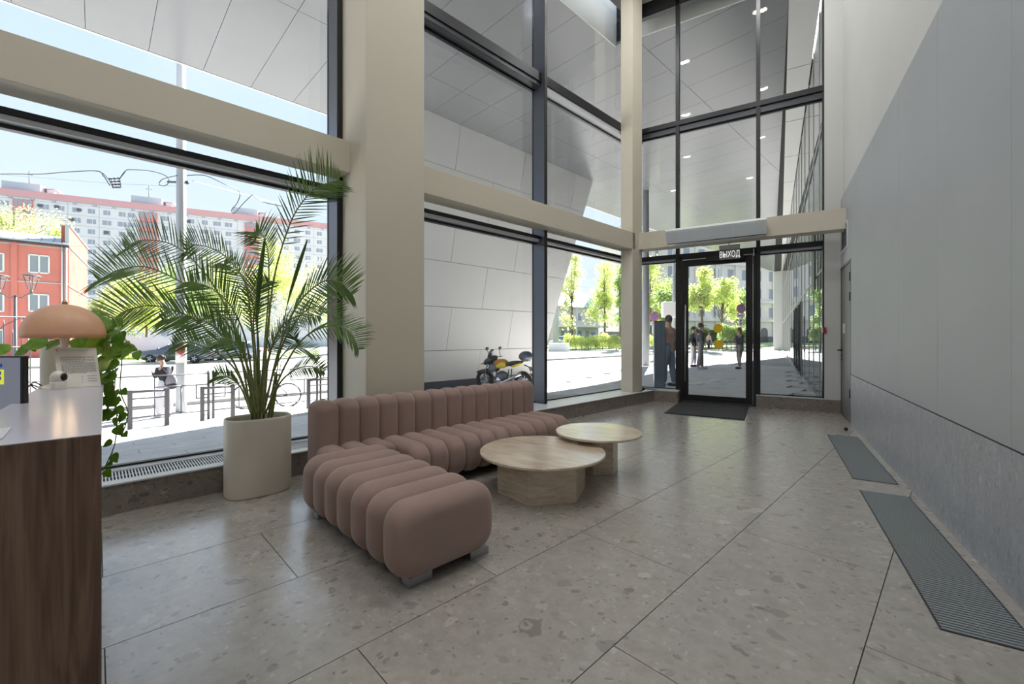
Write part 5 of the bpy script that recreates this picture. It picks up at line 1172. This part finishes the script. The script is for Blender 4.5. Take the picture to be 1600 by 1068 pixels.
# ================================================================== VEHICLES
M['car_grey'] = mat('car_paint_graphite', (86, 90, 104), .25, .3, coat=.6); M['car_red'] = mat('car_paint_maroon', (120, 60, 70), .3, .2, coat=.6)
M['car_orange'] = mat('car_paint_orange', (222, 108, 62), .35, coat=.5); M['car_silver'] = mat('car_paint_silver', (190, 194, 198), .3, .4, coat=.5); M['car_white'] = mat('car_paint_white', (224, 226, 228), .3, coat=.5)
M['car_glass'] = mat('car_glass', (60, 68, 80), .08, spec=.9); M['tyre'] = mat('tyre', (34, 34, 36), .85); M['rim'] = mat('alloy_rim', (196, 198, 202), .3, .7); M['lamp_w'] = mat('head_lamp', (226, 228, 230), .2); M['lamp_r'] = mat('tail_lamp', (160, 30, 34), .3)
def car(name, label, p, yaw, paint, L=4.5, Wd=1.74, Ht=1.42, tall=False):
    t = thing(name, label, 'car', p); R = Matrix.Rotation(yaw, 3, 'Z'); q = lambda x, y, z: R @ Vector((x, y, z)) + p
    # stations: x, half width, z low, z belt
    st = [(-.50, .62, .42, .66), (-.485, .80, .28, .74), (-.42, .92, .20, .84), (-.28, .98, .18, .92), (-.05, 1, .18, .95), (.20, 1, .18, .96), (.34, .99, .20, .98), (.44, .94, .24, .96), (.49, .82, .32, .90), (.50, .70, .42, .80)]
    if tall: st = [(-.50, .80, .40, .92), (-.485, .90, .28, 1.02), (-.42, .96, .22, 1.06), (-.28, .99, .2, 1.08), (-.05, 1, .18, 1.1), (.20, 1, .18, 1.1), (.34, .99, .20, 1.1), (.44, .97, .24, 1.1), (.49, .92, .32, 1.06), (.50, .84, .42, .9)]
    b = MB(); vs = []; hw = Wd / 2
    for x, w, zl, zb in st:
        X = x * L; vs += [q(X, y * hw * w, z) for y, z in ((-.80, zl), (-.98, zl + .12), (-1, zl + (zb - zl) * .6), (-.90, zb), (-.4, zb + .03), (.4, zb + .03), (.90, zb), (1, zl + (zb - zl) * .6), (.98, zl + .12), (.80, zl))]
    n = 10; fs = [(j * n + i, j * n + (i + 1) % n, (j + 1) * n + (i + 1) % n, (j + 1) * n + i) for j in range(len(st) - 1) for i in range(n)]
    b.add(vs, fs, 0, True); b.f += [list(range(n))[::-1], [(len(st) - 1) * n + i for i in range(n)]]; b.m += [0, 0]; b.sm += [False, False]
    b.build('body', paint, t)
    zb = .93 if not tall else 1.08
    g = [(-.24, .84, zb), (-.08, .70, Ht - .07), (.0, .68, Ht), (.16, .68, Ht), (.27, .70, Ht - .07), (.41, .82, zb)] if not tall else [(-.30, .86, zb), (-.18, .76, Ht - .06), (-.1, .74, Ht), (.38, .74, Ht), (.44, .76, Ht - .06), (.49, .86, zb)]
    b = MB(); vs = []
    for x, w, z in g: vs += [q(x * L, -hw * w, z), q(x * L, hw * w, z)]
    base = [q(g[0][0] * L, -hw * .86, zb - .05), q(g[0][0] * L, hw * .86, zb - .05), q(g[-1][0] * L, hw * .84, zb - .05), q(g[-1][0] * L, -hw * .84, zb - .05)]
    k = len(g); fs = [(2 * i, 2 * i + 1, 2 * i + 3, 2 * i + 2) for i in range(k - 1)]; b.add(vs, fs, 0, True)
    o_ = len(vs); side = lambda sgn: [q(x * L, sgn * hw * (.86 if z <= zb else w), z) for x, w, z in g]
    b.add(side(-1), [list(range(k))], 1); b.add(side(1), [list(range(k))[::-1]], 1); 
    b.m[0] = 1; b.m[k - 2] = 1
    b.build('cabin', [paint, 'car_glass'], t)
    for x in ((g[2][0] + g[3][0]) / 2 - .02, g[1][0] - .005, g[-2][0] + .01):
        b = MB()
        for sgn in (-1, 1): b.tube([q(x * L, sgn * hw * .875, zb - .02), q((x) * L, sgn * hw * .72, Ht - .04)], .03, 5)
        b.build('pillar', paint, t)
    for x in (-.31, .29):
        for sgn in (-1, 1):
            c_ = q(x * L, sgn * (hw - .10), .31); fr = R @ Matrix.Rotation(math.pi / 2, 3, 'X')
            b = MB(); b.lathe([(.19, -.10), (.30, -.10), (.315, -.06), (.315, .06), (.30, .10), (.19, .10)], c_, 24, fr=fr); wl = b.build('wheel', 'tyre', t)
            b = MB(); b.lathe([(.20, -.085), (.20, .085)], c_, 20, fr=fr, smooth=False); b.build('rim', 'metal_fence', wl)
            b = MB()
            for j in range(5):
                a = j * 2 * math.pi / 5; d_ = R @ Vector((math.cos(a), 0, math.sin(a))); o2 = R @ Vector((0, sgn * .095, 0)); b.tube([c_ + o2, c_ + o2 + d_ * .20], [.05, .035], 6)
            b.lathe([(.20, sgn * -.098), (.17, sgn * -.098), (.17, sgn * -.09)], c_, 20, fr=fr); b.build('spokes', 'rim', wl)
    for sgn in (-1, 1):
        b = MB(); c_ = q(-.485 * L, sgn * hw * .62, .66 if not tall else .8); b.ball(c_, .12, .2, .08, fr=R); b.build('headlamp', 'lamp_w', t)
        b = MB(); c_ = q(.488 * L, sgn * hw * .68, .76 if not tall else .9); b.ball(c_, .07, .16, .09, fr=R); b.build('tail_lamp', 'lamp_r', t)
        b = MB(); c_ = q(-.19 * L, sgn * hw * 1.06, zb + .06); b.ball(c_, .07, .1, .06, fr=R); b.build('wing_mirror', paint, t)
    b = MB(); b.box(-.505 * L, -.49 * L, -.26, .26, .38, .49); b.v = [tuple(R @ Vector(v) + p) for v in b.v]; b.build('number_plate', 'white', t)
    return t
p = D(283, CY, 30.5); p.z = gh(*ST(p)); ya = math.atan2(RV.y, RV.x)
car('saloon_car', 'graphite grey saloon car parked before the concrete wall, nose to the left', p, ya + .10, 'car_grey', 4.75, 1.75, 1.36)
p = D(366, CY, 33); p.z = gh(*ST(p)); car('estate_car', 'silver car parked behind the palm to the right of the dark saloon', p, ya + .15, 'car_silver', 4.3, 1.72, 1.5)
p = GD(914, 66); p.z = -.15; car('saloon_car', 'dark maroon car parked before the cream house beyond the hedge', p, ya + .5, 'car_red', 4.4, 1.74, 1.45)
p = GD(951, 56); p.z = .1; car('van', 'orange van-like car parked by the corner column, above the hedge', p, ya + .35, 'car_orange', 4.2, 1.8, 1.9, True)
p = GD(882, 60.5); p.z = .0; car('saloon_car', 'white car parked left of the maroon one beyond the hedge', p, ya + .5, 'car_white', 4.3, 1.74, 1.45)
p = GD(1034, 40.5); car('saloon_car', 'silver saloon parked under the trees behind the ticket pillar', p, ya + .5, 'car_silver', 4.4, 1.74, 1.45)
# ---- bicycle
pA, dA = GH(450, 634.6); pB = D(384, CY, dA - .45); pB.z = gh(*ST(pB)); ax_ = (pA - pB); ax_.z = 0; wb = ax_.length; ax_.normalize()
bk = thing('bicycle', 'silver bicycle parked at the railing behind the palm canes', 'bicycle', (pA + pB) / 2)
r_ = .34; hub = [pB + UP * r_, pA + UP * r_]
FrB = Matrix((ax_, UP, ax_.cross(UP))).transposed()
for h_ in hub:
    b = MB(); pts = [h_ + (ax_ * math.cos(a) + UP * math.sin(a)) * r_ for a in [2 * math.pi * k / 28 for k in range(29)]]; b.tube(pts, .022, 6, caps=False); wl = b.build('wheel', 'frame_grey', bk)
    b = MB(); b.ball(h_, .03)
    for k in range(14): a = 2 * math.pi * k / 14; b.tube([h_, h_ + (ax_ * math.cos(a) + UP * math.sin(a)) * r_], .003, 4)
    b.build('spokes', 'steel', wl)
bb = hub[0].lerp(hub[1], .56) - UP * .04; seat = bb - ax_ * -.17 + UP * .52; head = hub[0] + ax_ * .2 + UP * .52
def BL(pts, r, nm, m): b = MB(); b.tube(pts, r, 7); return b.build(nm, m, bk)
BL([hub[1], bb, head + UP * -.06], .018, 'frame_tube', 'frame_grey'); BL([bb, seat], .018, 'frame_tube', 'frame_grey'); BL([seat - UP * .05, head], .018, 'frame_tube', 'frame_grey'); BL([hub[1], seat - UP * .08], .012, 'frame_tube', 'frame_grey')
BL([hub[0], head, head + UP * .12], .016, 'fork', 'frame_grey'); side_ = ax_.cross(UP); BL([head + UP * .12 - side_ * .27, head + UP * .14, head + UP * .12 + side_ * .27], .013, 'handlebar', 'steel')
b = MB(); b.ball(seat + UP * .12, .14, .07, .035, fr=Matrix((ax_, side_, UP)).transposed()); b.tube([seat, seat + UP * .1], .012, 6); b.build('saddle', 'dark', bk)
b = MB(); b.tube([bb + (ax_ * math.cos(a) + UP * math.sin(a)) * .09 for a in [2 * math.pi * k / 16 for k in range(17)]], .008, 5, caps=False); b.tube([bb, bb + UP * -.16 + ax_ * .04], .01, 5); b.build('crank', 'steel', bk)
# ---- motorbike beside the wing wall
pm_, dm = D(787, CY, 14.2), 14.2; pm_.z = gh(*ST(pm_))
mb_ = thing('motorbike', 'black and yellow adventure motorbike parked by the slanted white wall', 'motorbike', pm_)
yw = math.atan2(RV.y, RV.x) + math.pi - .50; Rm = Matrix.Rotation(yw, 3, 'Z')
def m3(x, y, z): return Rm @ Vector((x, y, z * 1.02)) + pm_
M['mb_black'] = mat('motorbike_black', (38, 40, 46), .35, coat=.4); M['mb_yellow'] = mat('motorbike_yellow', (222, 200, 50), .35); M['mb_orange'] = mat('motorbike_orange', (206, 130, 50), .35); M['mb_grey'] = mat('motorbike_grey', (96, 100, 112), .35, .3)
for x in (.74, -.72):
    c_ = m3(x, 0, .32); b = MB(); pts = [m3(x + .27 * math.cos(a), 0, .32 + .27 * math.sin(a)) for a in [2 * math.pi * k / 24 for k in range(25)]]; b.tube(pts, .065, 8, caps=False); wl = b.build('wheel', 'tyre', mb_)
    b = MB(); b.ball(c_, .06)
    for k in range(10): a = 2 * math.pi * k / 10; b.tube([c_, m3(x + .22 * math.cos(a), 0, .32 + .22 * math.sin(a))], .012, 5)
    b.tube([m3(x + .13 * math.cos(a), .05, .32 + .13 * math.sin(a)) for a in [2 * math.pi * k / 16 for k in range(17)]], .012, 5); b.build('spokes', 'chrome', wl)
def blob(nm, m, x, y, z, rx, ry, rz, pitch=0): b = MB(); b.ball(m3(x, y, z), rx, ry, rz, n=16, fr=Rm @ Matrix.Rotation(pitch, 3, 'Y')); return b.build(nm, m, mb_)
def tb(nm, m, pts, r): b = MB(); b.tube([m3(*q) for q in pts], r, 8); return b.build(nm, m, mb_)
for y in (-.09, .09): tb('fork_leg', 'chrome', [(.74, y, .32), (.56, y, .86), (.50, y, 1.02)], .028)
blob('front_mudguard', 'mb_black', .78, 0, .60, .30, .08, .07, .2); blob('engine', 'mb_grey', .05, 0, .42, .26, .18, .22); blob('engine_guard', 'chrome', .12, .14, .34, .12, .05, .12)
blob('fuel_tank', 'mb_orange', .12, 0, .86, .30, .17, .16, .15); blob('tank_panel', 'mb_yellow', .05, .12, .82, .20, .06, .10, .25); blob('tank_panel', 'mb_yellow', .05, -.12, .82, .20, .06, .10, .25)
blob('front_fairing', 'mb_black', .50, 0, .96, .30, .17, .13, .45); blob('side_fairing', 'mb_grey', .36, .14, .72, .17, .04, .14, .5); blob('side_fairing', 'mb_grey', .36, -.14, .72, .17, .04, .14, .5)
blob('beak', 'mb_yellow', .72, 0, .88, .20, .08, .035, .35); blob('headlamp', 'lamp_w', .68, 0, .94, .07, .11, .06)
blob('windscreen', 'car_glass', .50, 0, 1.17, .05, .14, .18, -.5); blob('seat', 'mb_black', -.32, 0, .88, .40, .13, .08, .16); blob('tail_cowl', 'mb_yellow', -.50, 0, .84, .24, .12, .05, .3)
blob('top_case', 'mb_grey', -.82, 0, 1.12, .24, .22, .17, .1); tb('case_rack', 'mb_black', [(-.5, .08, .90), (-.8, .08, .98), (-.95, .08, .98)], .015); tb('case_rack', 'mb_black', [(-.5, -.08, .90), (-.8, -.08, .98), (-.95, -.08, .98)], .015)
tb('swing_arm', 'chrome', [(-.05, .1, .38), (-.72, .1, .32)], .03); tb('swing_arm', 'chrome', [(-.05, -.1, .38), (-.72, -.1, .32)], .03); tb('exhaust', 'chrome', [(.25, .16, .3), (-.1, .2, .28), (-.3, .2, .38), (-.75, .2, .58)], .05)
tb('frame_tube', 'mb_black', [(.45, .1, .9), (.35, .14, .5), (.1, .12, .2), (-.2, .1, .25), (-.25, .1, .7)], .02); tb('frame_tube', 'mb_black', [(.45, -.1, .9), (.35, -.14, .5), (.1, -.12, .2), (-.2, -.1, .25), (-.25, -.1, .7)], .02)
tb('handlebar', 'mb_black', [(.30, -.40, 1.08), (.42, -.15, 1.06), (.42, .15, 1.06), (.30, .40, 1.08)], .018)
for y in (-.36, .36): tb('mirror_stalk', 'mb_black', [(.33, y, 1.08), (.38, y, 1.24), (.38, y * 1.1, 1.30)], .01); blob('mirror', 'mb_black', .38, y * 1.15, 1.35, .03, .10, .06)
b = MB(); b.box(-.01, .01, -.10, .10, -.07, .07, fr=Rm @ Matrix.Rotation(.4, 3, 'Y')); b.v = [tuple(Vector(v) + m3(-1.0, 0, .72)) for v in b.v]; b.build('number_plate', 'mb_black', mb_)
tb('plate_bracket', 'mb_black', [(-.75, 0, .85), (-1.0, 0, .76)], .02); tb('side_stand', 'mb_black', [(.0, .1, .25), (.02, .28, .01)], .015)

# ================================================================== OVERHEAD LINES
def cable(label, pts, r, m='frame_grey'):
    C_ = pp(pts); n = 14 * (len(C_) - 1); b = MB(); b.tube([bez(C_, k / n) for k in range(n + 1)], r, 5)
    return tag(rebase(b.build('overhead_cable', m), C_[0]), label, 'cable')
cable('thick black overhead cable running from the left edge to the insulator frame', [(-60, 277, 16), (0, 272, 16), (60, 272, 15), (100, 269, 14), (150, 267, 13), (162, 275, 13), (172, 290, 13)], .016)
cable('thin catenary wire sagging across the sky above the apartment block', [(-60, 268, 20), (60, 277, 19), (170, 286, 17), (283, 291, 15)], .004)
cable('looping dark feeder cable between the insulator frame and the thick pole', [(187, 279, 13), (196, 267, 13), (205, 265, 13), (235, 267, 12.5), (258, 274, 12), (264, 283, 12), (258, 290, 12), (249, 288, 12), (254, 280, 12), (277, 274, 11.6)], .012)
cable('dark cable dropping from the thick pole to the wires left of the palm tip', [(292, 274, 11.6), (320, 274, 12), (350, 287, 12.5), (372, 297, 13), (375, 305, 13), (370, 318, 13), (362, 328, 13), (366, 333, 13), (378, 320, 13), (390, 308, 13), (396, 305, 13), (410, 315, 13.5), (440, 322, 14)], .012)
cable('faint wire running down right past the palm toward the big column', [(300, 282, 12), (390, 306, 15), (515, 338, 20), (640, 370, 26)], .005)
cable('lowest wire crossing in front of the apartment block windows', [(-40, 375, 24), (130, 385, 24), (300, 398, 24), (515, 420, 24)], .006)
cable('wire crossing the view of trees beyond the corner column', [(850, 430, 30), (940, 452, 34), (1065, 455, 38), (1170, 440, 42)], .01, 'pole')
cable('dark double wire strung before the beige stone building', [(1075, 402, 30), (1120, 412, 32), (1175, 404, 34), (1240, 395, 40)], .012)
ins = thing('insulator_frame', 'small frame of ribbed insulators hanging on the overhead lines at upper left', 'insulator', D(180, 284, 13))
for k in range(4):
    y = 279.5 + k * 4.4; a, c = (170 + k * 1.8, y), (188, y - 1 + k * .3); b = MB(); P, Q = D(*a, 13), D(*c, 13); b.tube([P, Q], .012, 6)
    for j in (.15, .5, .85): b.ball(P.lerp(Q, j), .045, .045, .03, n=8)
    b.build('insulator_rod', 'frame_grey', ins)
for pts in ([(160, 270, 13), (170, 280, 13), (177, 293, 13)], [(196, 268, 13), (187, 279, 13), (189, 293, 13)]): b = MB(); b.tube(pp(pts), .012, 6); b.build('hanger', 'frame_grey', ins)

# ================================================================== PEOPLE
M['skin'] = mat('skin', (206, 160, 136), .6); M['hair_dark'] = mat('hair_dark', (52, 42, 38), .6); M['hair_brown'] = mat('hair_brown', (110, 74, 52), .6)
for n_, c_ in (('cl_black', (44, 46, 56)), ('cl_charcoal', (70, 70, 78)), ('cl_grey', (140, 136, 142)), ('cl_white', (222, 220, 226)), ('cl_tan', (176, 146, 136)), ('cl_denim', (120, 136, 156)), ('cl_taupe', (130, 122, 118)), ('cl_navy', (48, 50, 66))): M[n_] = mat(n_, c_, .85)
def skin(name, V, E_, m, parent, root, lvl=1):
    keys = list(V); me = bpy.data.meshes.new(name); org = wloc(parent)
    me.from_pydata([tuple(Vector(V[k][0]) - org) for k in keys], [(keys.index(a), keys.index(b)) for a, b in E_], []); me.materials.append(M[m])
    o = bpy.data.objects.new(name, me); COL.objects.link(o); o.parent = parent
    md = o.modifiers.new('skin', 'SKIN'); md.use_smooth_shade = True
    for i, k in enumerate(keys):
        r = V[k][1]; r = r if isinstance(r, tuple) else (r, r); me.skin_vertices[0].data[i].radius = r; me.skin_vertices[0].data[i].use_root = (k == root)
    s_ = o.modifiers.new('smooth', 'SUBSURF'); s_.levels = lvl; s_.render_levels = lvl + 1; return o
def person(label, p, yaw, h, top, legs, hair, arms, stance=.10, female=False, wide=1.0, hairlen=0, lean=0, headpitch=0, shoes='cl_white', skirt=None):
    """local x = facing direction, y = left, z = up; h = stature"""
    t = thing('person', label, 'person', p); R = Matrix.Rotation(yaw, 3, 'Z'); k = h / 1.75
    q = lambda x, y, z: R @ (Vector((x + lean * max(0, z - .9), y, z)) * k) + p
    sh_ = .175 if female else .20; V = {}
    V['pel'] = (q(0, 0, .95), (.13 * k, .10 * k)); V['wai'] = (q(0, 0, 1.10), (.115 * k, .085 * k)); V['che'] = (q(.0, 0, 1.30), (.15 * k, .10 * k)); V['col'] = (q(0, 0, 1.43), (.10 * k, .075 * k)); V['nec'] = (q(.01, 0, 1.51), .052 * k)
    hp = headpitch; V['hd1'] = (q(.02 + hp * .05, 0, 1.60), (.066 * k, .075 * k)); V['hd2'] = (q(.025 + hp * .10, 0, 1.68), (.072 * k, .085 * k)); V['hd3'] = (q(.015 + hp * .11, 0, 1.735), (.045 * k, .05 * k))
    E_ = [('pel', 'wai'), ('wai', 'che'), ('che', 'col'), ('col', 'nec'), ('nec', 'hd1'), ('hd1', 'hd2'), ('hd2', 'hd3')]
    TV = {a: V[a] for a in ('pel', 'wai', 'che', 'col')}; TE = E_[:3]; LV = {'pel': (q(0, 0, .97), (.135 * k, .11 * k))}; LV['top'] = (q(0, 0, 1.14), (.125 * k, .10 * k)); LE = [('pel', 'top')]
    for sg, nm, (el, wr) in ((1, 'L', arms[0]), (-1, 'R', arms[1])):
        V['s' + nm] = (q(0, sg * sh_, 1.41), .058 * k); V['e' + nm] = (q(el[0], sg * el[1], el[2]), .042 * k); V['w' + nm] = (q(wr[0], sg * wr[1], wr[2]), .029 * k)
        E_ += [('col', 's' + nm), ('s' + nm, 'e' + nm), ('e' + nm, 'w' + nm)]
        d_ = (V['w' + nm][0] - V['e' + nm][0]).normalized(); sdv = d_.cross(R @ Vector((0, 1, 0))); sdv = sdv.normalized() if sdv.length > .1 else R @ Vector((1, 0, 0)); lat = d_.cross(sdv).normalized()
        V['h' + nm] = (V['w' + nm][0] + d_ * .065 * k, (.034 * k, .016 * k)); E_ += [('w' + nm, 'h' + nm)]
        for f, (o_, ln_) in enumerate(((-.026, .07), (-.009, .08), (.009, .076), (.026, .058))):
            a = V['h' + nm][0] + lat * o_ * k + d_ * .02 * k; V['f%d%s' % (f, nm)] = (a + d_ * .03 * k, .009 * k); V['g%d%s' % (f, nm)] = (a + d_ * ln_ * k * .8 - sdv * .02 * k, .0075 * k); E_ += [('h' + nm, 'f%d%s' % (f, nm)), ('f%d%s' % (f, nm), 'g%d%s' % (f, nm))]
        V['t' + nm] = (V['w' + nm][0] + d_ * .05 * k - lat * .045 * k - sdv * .01 * k, .0095 * k); E_ += [('w' + nm, 't' + nm)]
        x0_ = stance * sg
        V['hi' + nm] = (q(0, sg * .095, .90), .085 * k); V['kn' + nm] = (q(.02 + x0_ * .5, sg * .10, .49), .055 * k); V['an' + nm] = (q(-.01 + x0_, sg * .10, .09), .038 * k); V['to' + nm] = (q(.12 + x0_, sg * .115, .035), (.038 * k, .028 * k))
        E_ += [('pel', 'hi' + nm), ('hi' + nm, 'kn' + nm), ('kn' + nm, 'an' + nm), ('an' + nm, 'to' + nm)]
        TV['s' + nm] = (V['s' + nm][0], .072 * k); TV['e' + nm] = (V['e' + nm][0], .058 * k); TV['w' + nm] = (V['w' + nm][0] - d_ * .02 * k, .044 * k); TE += [('col', 's' + nm), ('s' + nm, 'e' + nm), ('e' + nm, 'w' + nm)]
        LV['hi' + nm] = (V['hi' + nm][0], .10 * k); LV['kn' + nm] = (V['kn' + nm][0], .072 * k * wide); LV['an' + nm] = (V['an' + nm][0], .058 * k * wide); LE += [('pel', 'hi' + nm), ('hi' + nm, 'kn' + nm), ('kn' + nm, 'an' + nm)]
    body = skin('body', V, E_, 'skin', t, 'pel', 1)
    for a, g_ in (('pel', .02), ('wai', .02), ('che', .022), ('col', .02)): r = TV[a][1]; TV[a] = (TV[a][0], (r[0] + g_ * k, r[1] + g_ * k))
    TV['hem'] = (q(0, 0, .86), (.155 * k, .125 * k)); TE.append(('pel', 'hem')); skin('jacket', TV, TE, top, t, 'che', 1); skin('trousers', LV, LE, legs, t, 'pel', 1)
    for sg, nm in ((1, 'L'), (-1, 'R')):
        a, b_ = V['an' + nm][0], V['to' + nm][0]; m_ = a.lerp(b_, .55); b = MB(); b.ball((m_.x, m_.y, p.z + .045 * k), .15 * k, .052 * k, .05 * k, fr=R); b.build('shoe', shoes, t)
    hc = V['hd2'][0]; b = MB(); b.ball(hc + R @ Vector((-.018, 0, .018)) * k, .098 * k, .084 * k, .108 * k, n=16, fr=R)
    if hairlen == 1: b.ball(hc + R @ Vector((-.12, 0, .03)) * k, .05 * k, .05 * k, .05 * k, n=10)
    if hairlen == 2: b.ball(hc + R @ Vector((-.06, 0, -.08)) * k, .06 * k, .09 * k, .13 * k, n=12)
    b.build('hair', hair, t)
    b = MB(); b.ball(hc + R @ Vector((.075, 0, -.035)) * k, .035 * k, .052 * k, .075 * k, n=12, fr=R); b.ball(hc + R @ Vector((.112, 0, -.03)) * k, .017 * k, .014 * k, .024 * k, n=8); b.build('face', 'skin', body)
    b = MB()
    for y in (-.03, .03): b.ball(hc + R @ Vector((.103, y, .005)) * k, .007 * k, n=6)
    b.build('eyes', 'hair_dark', body)
    b = MB(); b.ball(hc + R @ Vector((.104, 0, -.068)) * k, .008 * k, .02 * k, .006 * k, n=6, fr=R); b.build('mouth', mat('lips', (168, 96, 88), .5), body)
    return t, q, R, k, V
DOWN = ((.0, .24, 1.13), (.08, .25, .90)); POCK = ((-.04, .27, 1.14), (.10, .20, .96)); PHONE = ((.05, .22, 1.16), (.28, .08, 1.28)); CROSS = ((.06, .24, 1.16), (.20, -.03, 1.22))
yR = math.atan2(RV.y, RV.x)
p, d = GH(257, 651); t_, q_, R_p, k_, V_ = person('woman in black jacket and wide white trousers looking at her phone beyond the railing', p, yR + math.pi - .15, 1.55, 'cl_black', 'cl_white', 'hair_dark', (PHONE, PHONE), .06, True, 1.5, 1, 0.03, .9, 'cl_white')
b = MB(); c_ = (V_['hL'][0] + V_['hR'][0]) / 2 + UP * .05; b.box(-.01, .01, -.04, .04, -.07, .07, fr=R_p); b.v = [tuple(Vector(v) + c_) for v in b.v]; tag(rebase(b.build('phone', 'cl_white', bevel=.004), c_), 'pale phone held by the woman beyond the railing', 'phone')
bag = thing('shoulder_bag', 'silver and black bag hanging behind the woman with the phone', 'bag', q_(-.25, .0, 1.0)); b = MB(); b.ball(q_(-.25, .02, 1.02), .17 * k_, .10 * k_, .22 * k_, fr=R_p, n=14); b.build('bag_body', 'cl_grey', bag); b = MB(); b.ball(q_(-.27, .02, .93), .165 * k_, .105 * k_, .12 * k_, fr=R_p, n=12); b.build('bag_base', 'cl_black', bag); b = MB(); b.tube([q_(-.2, .05, 1.2), q_(-.04, .14, 1.50), q_(.14, .1, 1.25)], .012, 5); b.build('strap', 'cl_black', bag)
p, d = GH(1094, 576.5); p2 = p.copy(); t_, q_, R_p, k_, V_ = person('man in dark hooded top, grey trousers and black cap outside the entrance', p, yR - .15, 1.83, 'cl_charcoal', 'cl_grey', 'hair_dark', (POCK, POCK), .10, False, 1.35, 0, 0, 0, 'cl_white')
hc = V_['hd2'][0]; b = MB(); b.ball(hc + UP * .03, .112, .10, .09, n=16, fr=R_p); b.box(.06, .22, -.06, .06, .015, .03, fr=R_p); o_ = len(b.v) - 8; b.v[o_:] = [tuple(Vector(v) + hc) for v in b.v[o_:]]; b.build('cap', 'cl_black', t_)
b = MB(); b.ball(q_(-.10, 0, 1.46), .11, .14, .09, n=14, fr=R_p); b.build('hood', 'cl_charcoal', t_)
p, d = GH(1155.5, 576); t_, q_, R_p, k_, V_ = person('woman in dark jacket, cropped trousers and black heels standing outside the entrance', p, yR + math.pi + .15, 1.66, 'cl_navy', 'cl_taupe', 'hair_brown', (CROSS, PHONE), .07, True, .95, 2, 0, 0, 'cl_black')
b = MB()
for nm in 'LR': a = V_['an' + nm][0]; b.tube([a - R_p @ Vector((.05, 0, .03)), Vector((a.x, a.y, p.z)) - R_p @ Vector((.06, 0, 0))], .01, 5)
b.build('heels', 'cl_black', t_)
b = MB(); b.ball(q_(.09, 0, 1.30), .03, .05, .10, fr=R_p, n=10); b.build('shirt_front', 'cl_white', t_)
p = GD(1083, 19.0); person('person in a black top half hidden behind the man in the cap', p, yR - .6, 1.72, 'cl_black', 'cl_white', 'hair_dark', (POCK, DOWN), .05, False, 1.2, 0, 0, 0, 'cl_black')
p = Vector((-2.30, 11.85, 0)); t_, q_, R_p, k_, V_ = person('man in a pinkish tan shirt and jeans behind the ticket pillar, back to the glass', p, yR + 2.2, 1.83, 'cl_tan', 'cl_denim', 'hair_dark', (POCK, PHONE), .08, False, 1.2, 0, 0, 0, 'cl_black')
bg_ = thing('waist_bag', 'small brown bag at the hip of the man behind the ticket pillar', 'bag', q_(-.05, -.26, 1.0)); b = MB(); b.ball(q_(-.05, -.27, 1.02), .13, .09, .14, fr=R_p, n=12); b.build('bag_body', 'cl_taupe', bg_); b = MB(); b.tube([q_(-.05, -.25, 1.1), q_(.0, .02, 1.45), q_(.0, .15, 1.48)], .012, 5); b.build('strap', 'cl_black', bg_)
p = GD(1107.5, 43); person('tiny distant pedestrian in a pale coat standing by the far hedge', p, yR + .5, 1.7, 'cl_tan', 'cl_black', 'hair_brown', (DOWN, DOWN), .1)
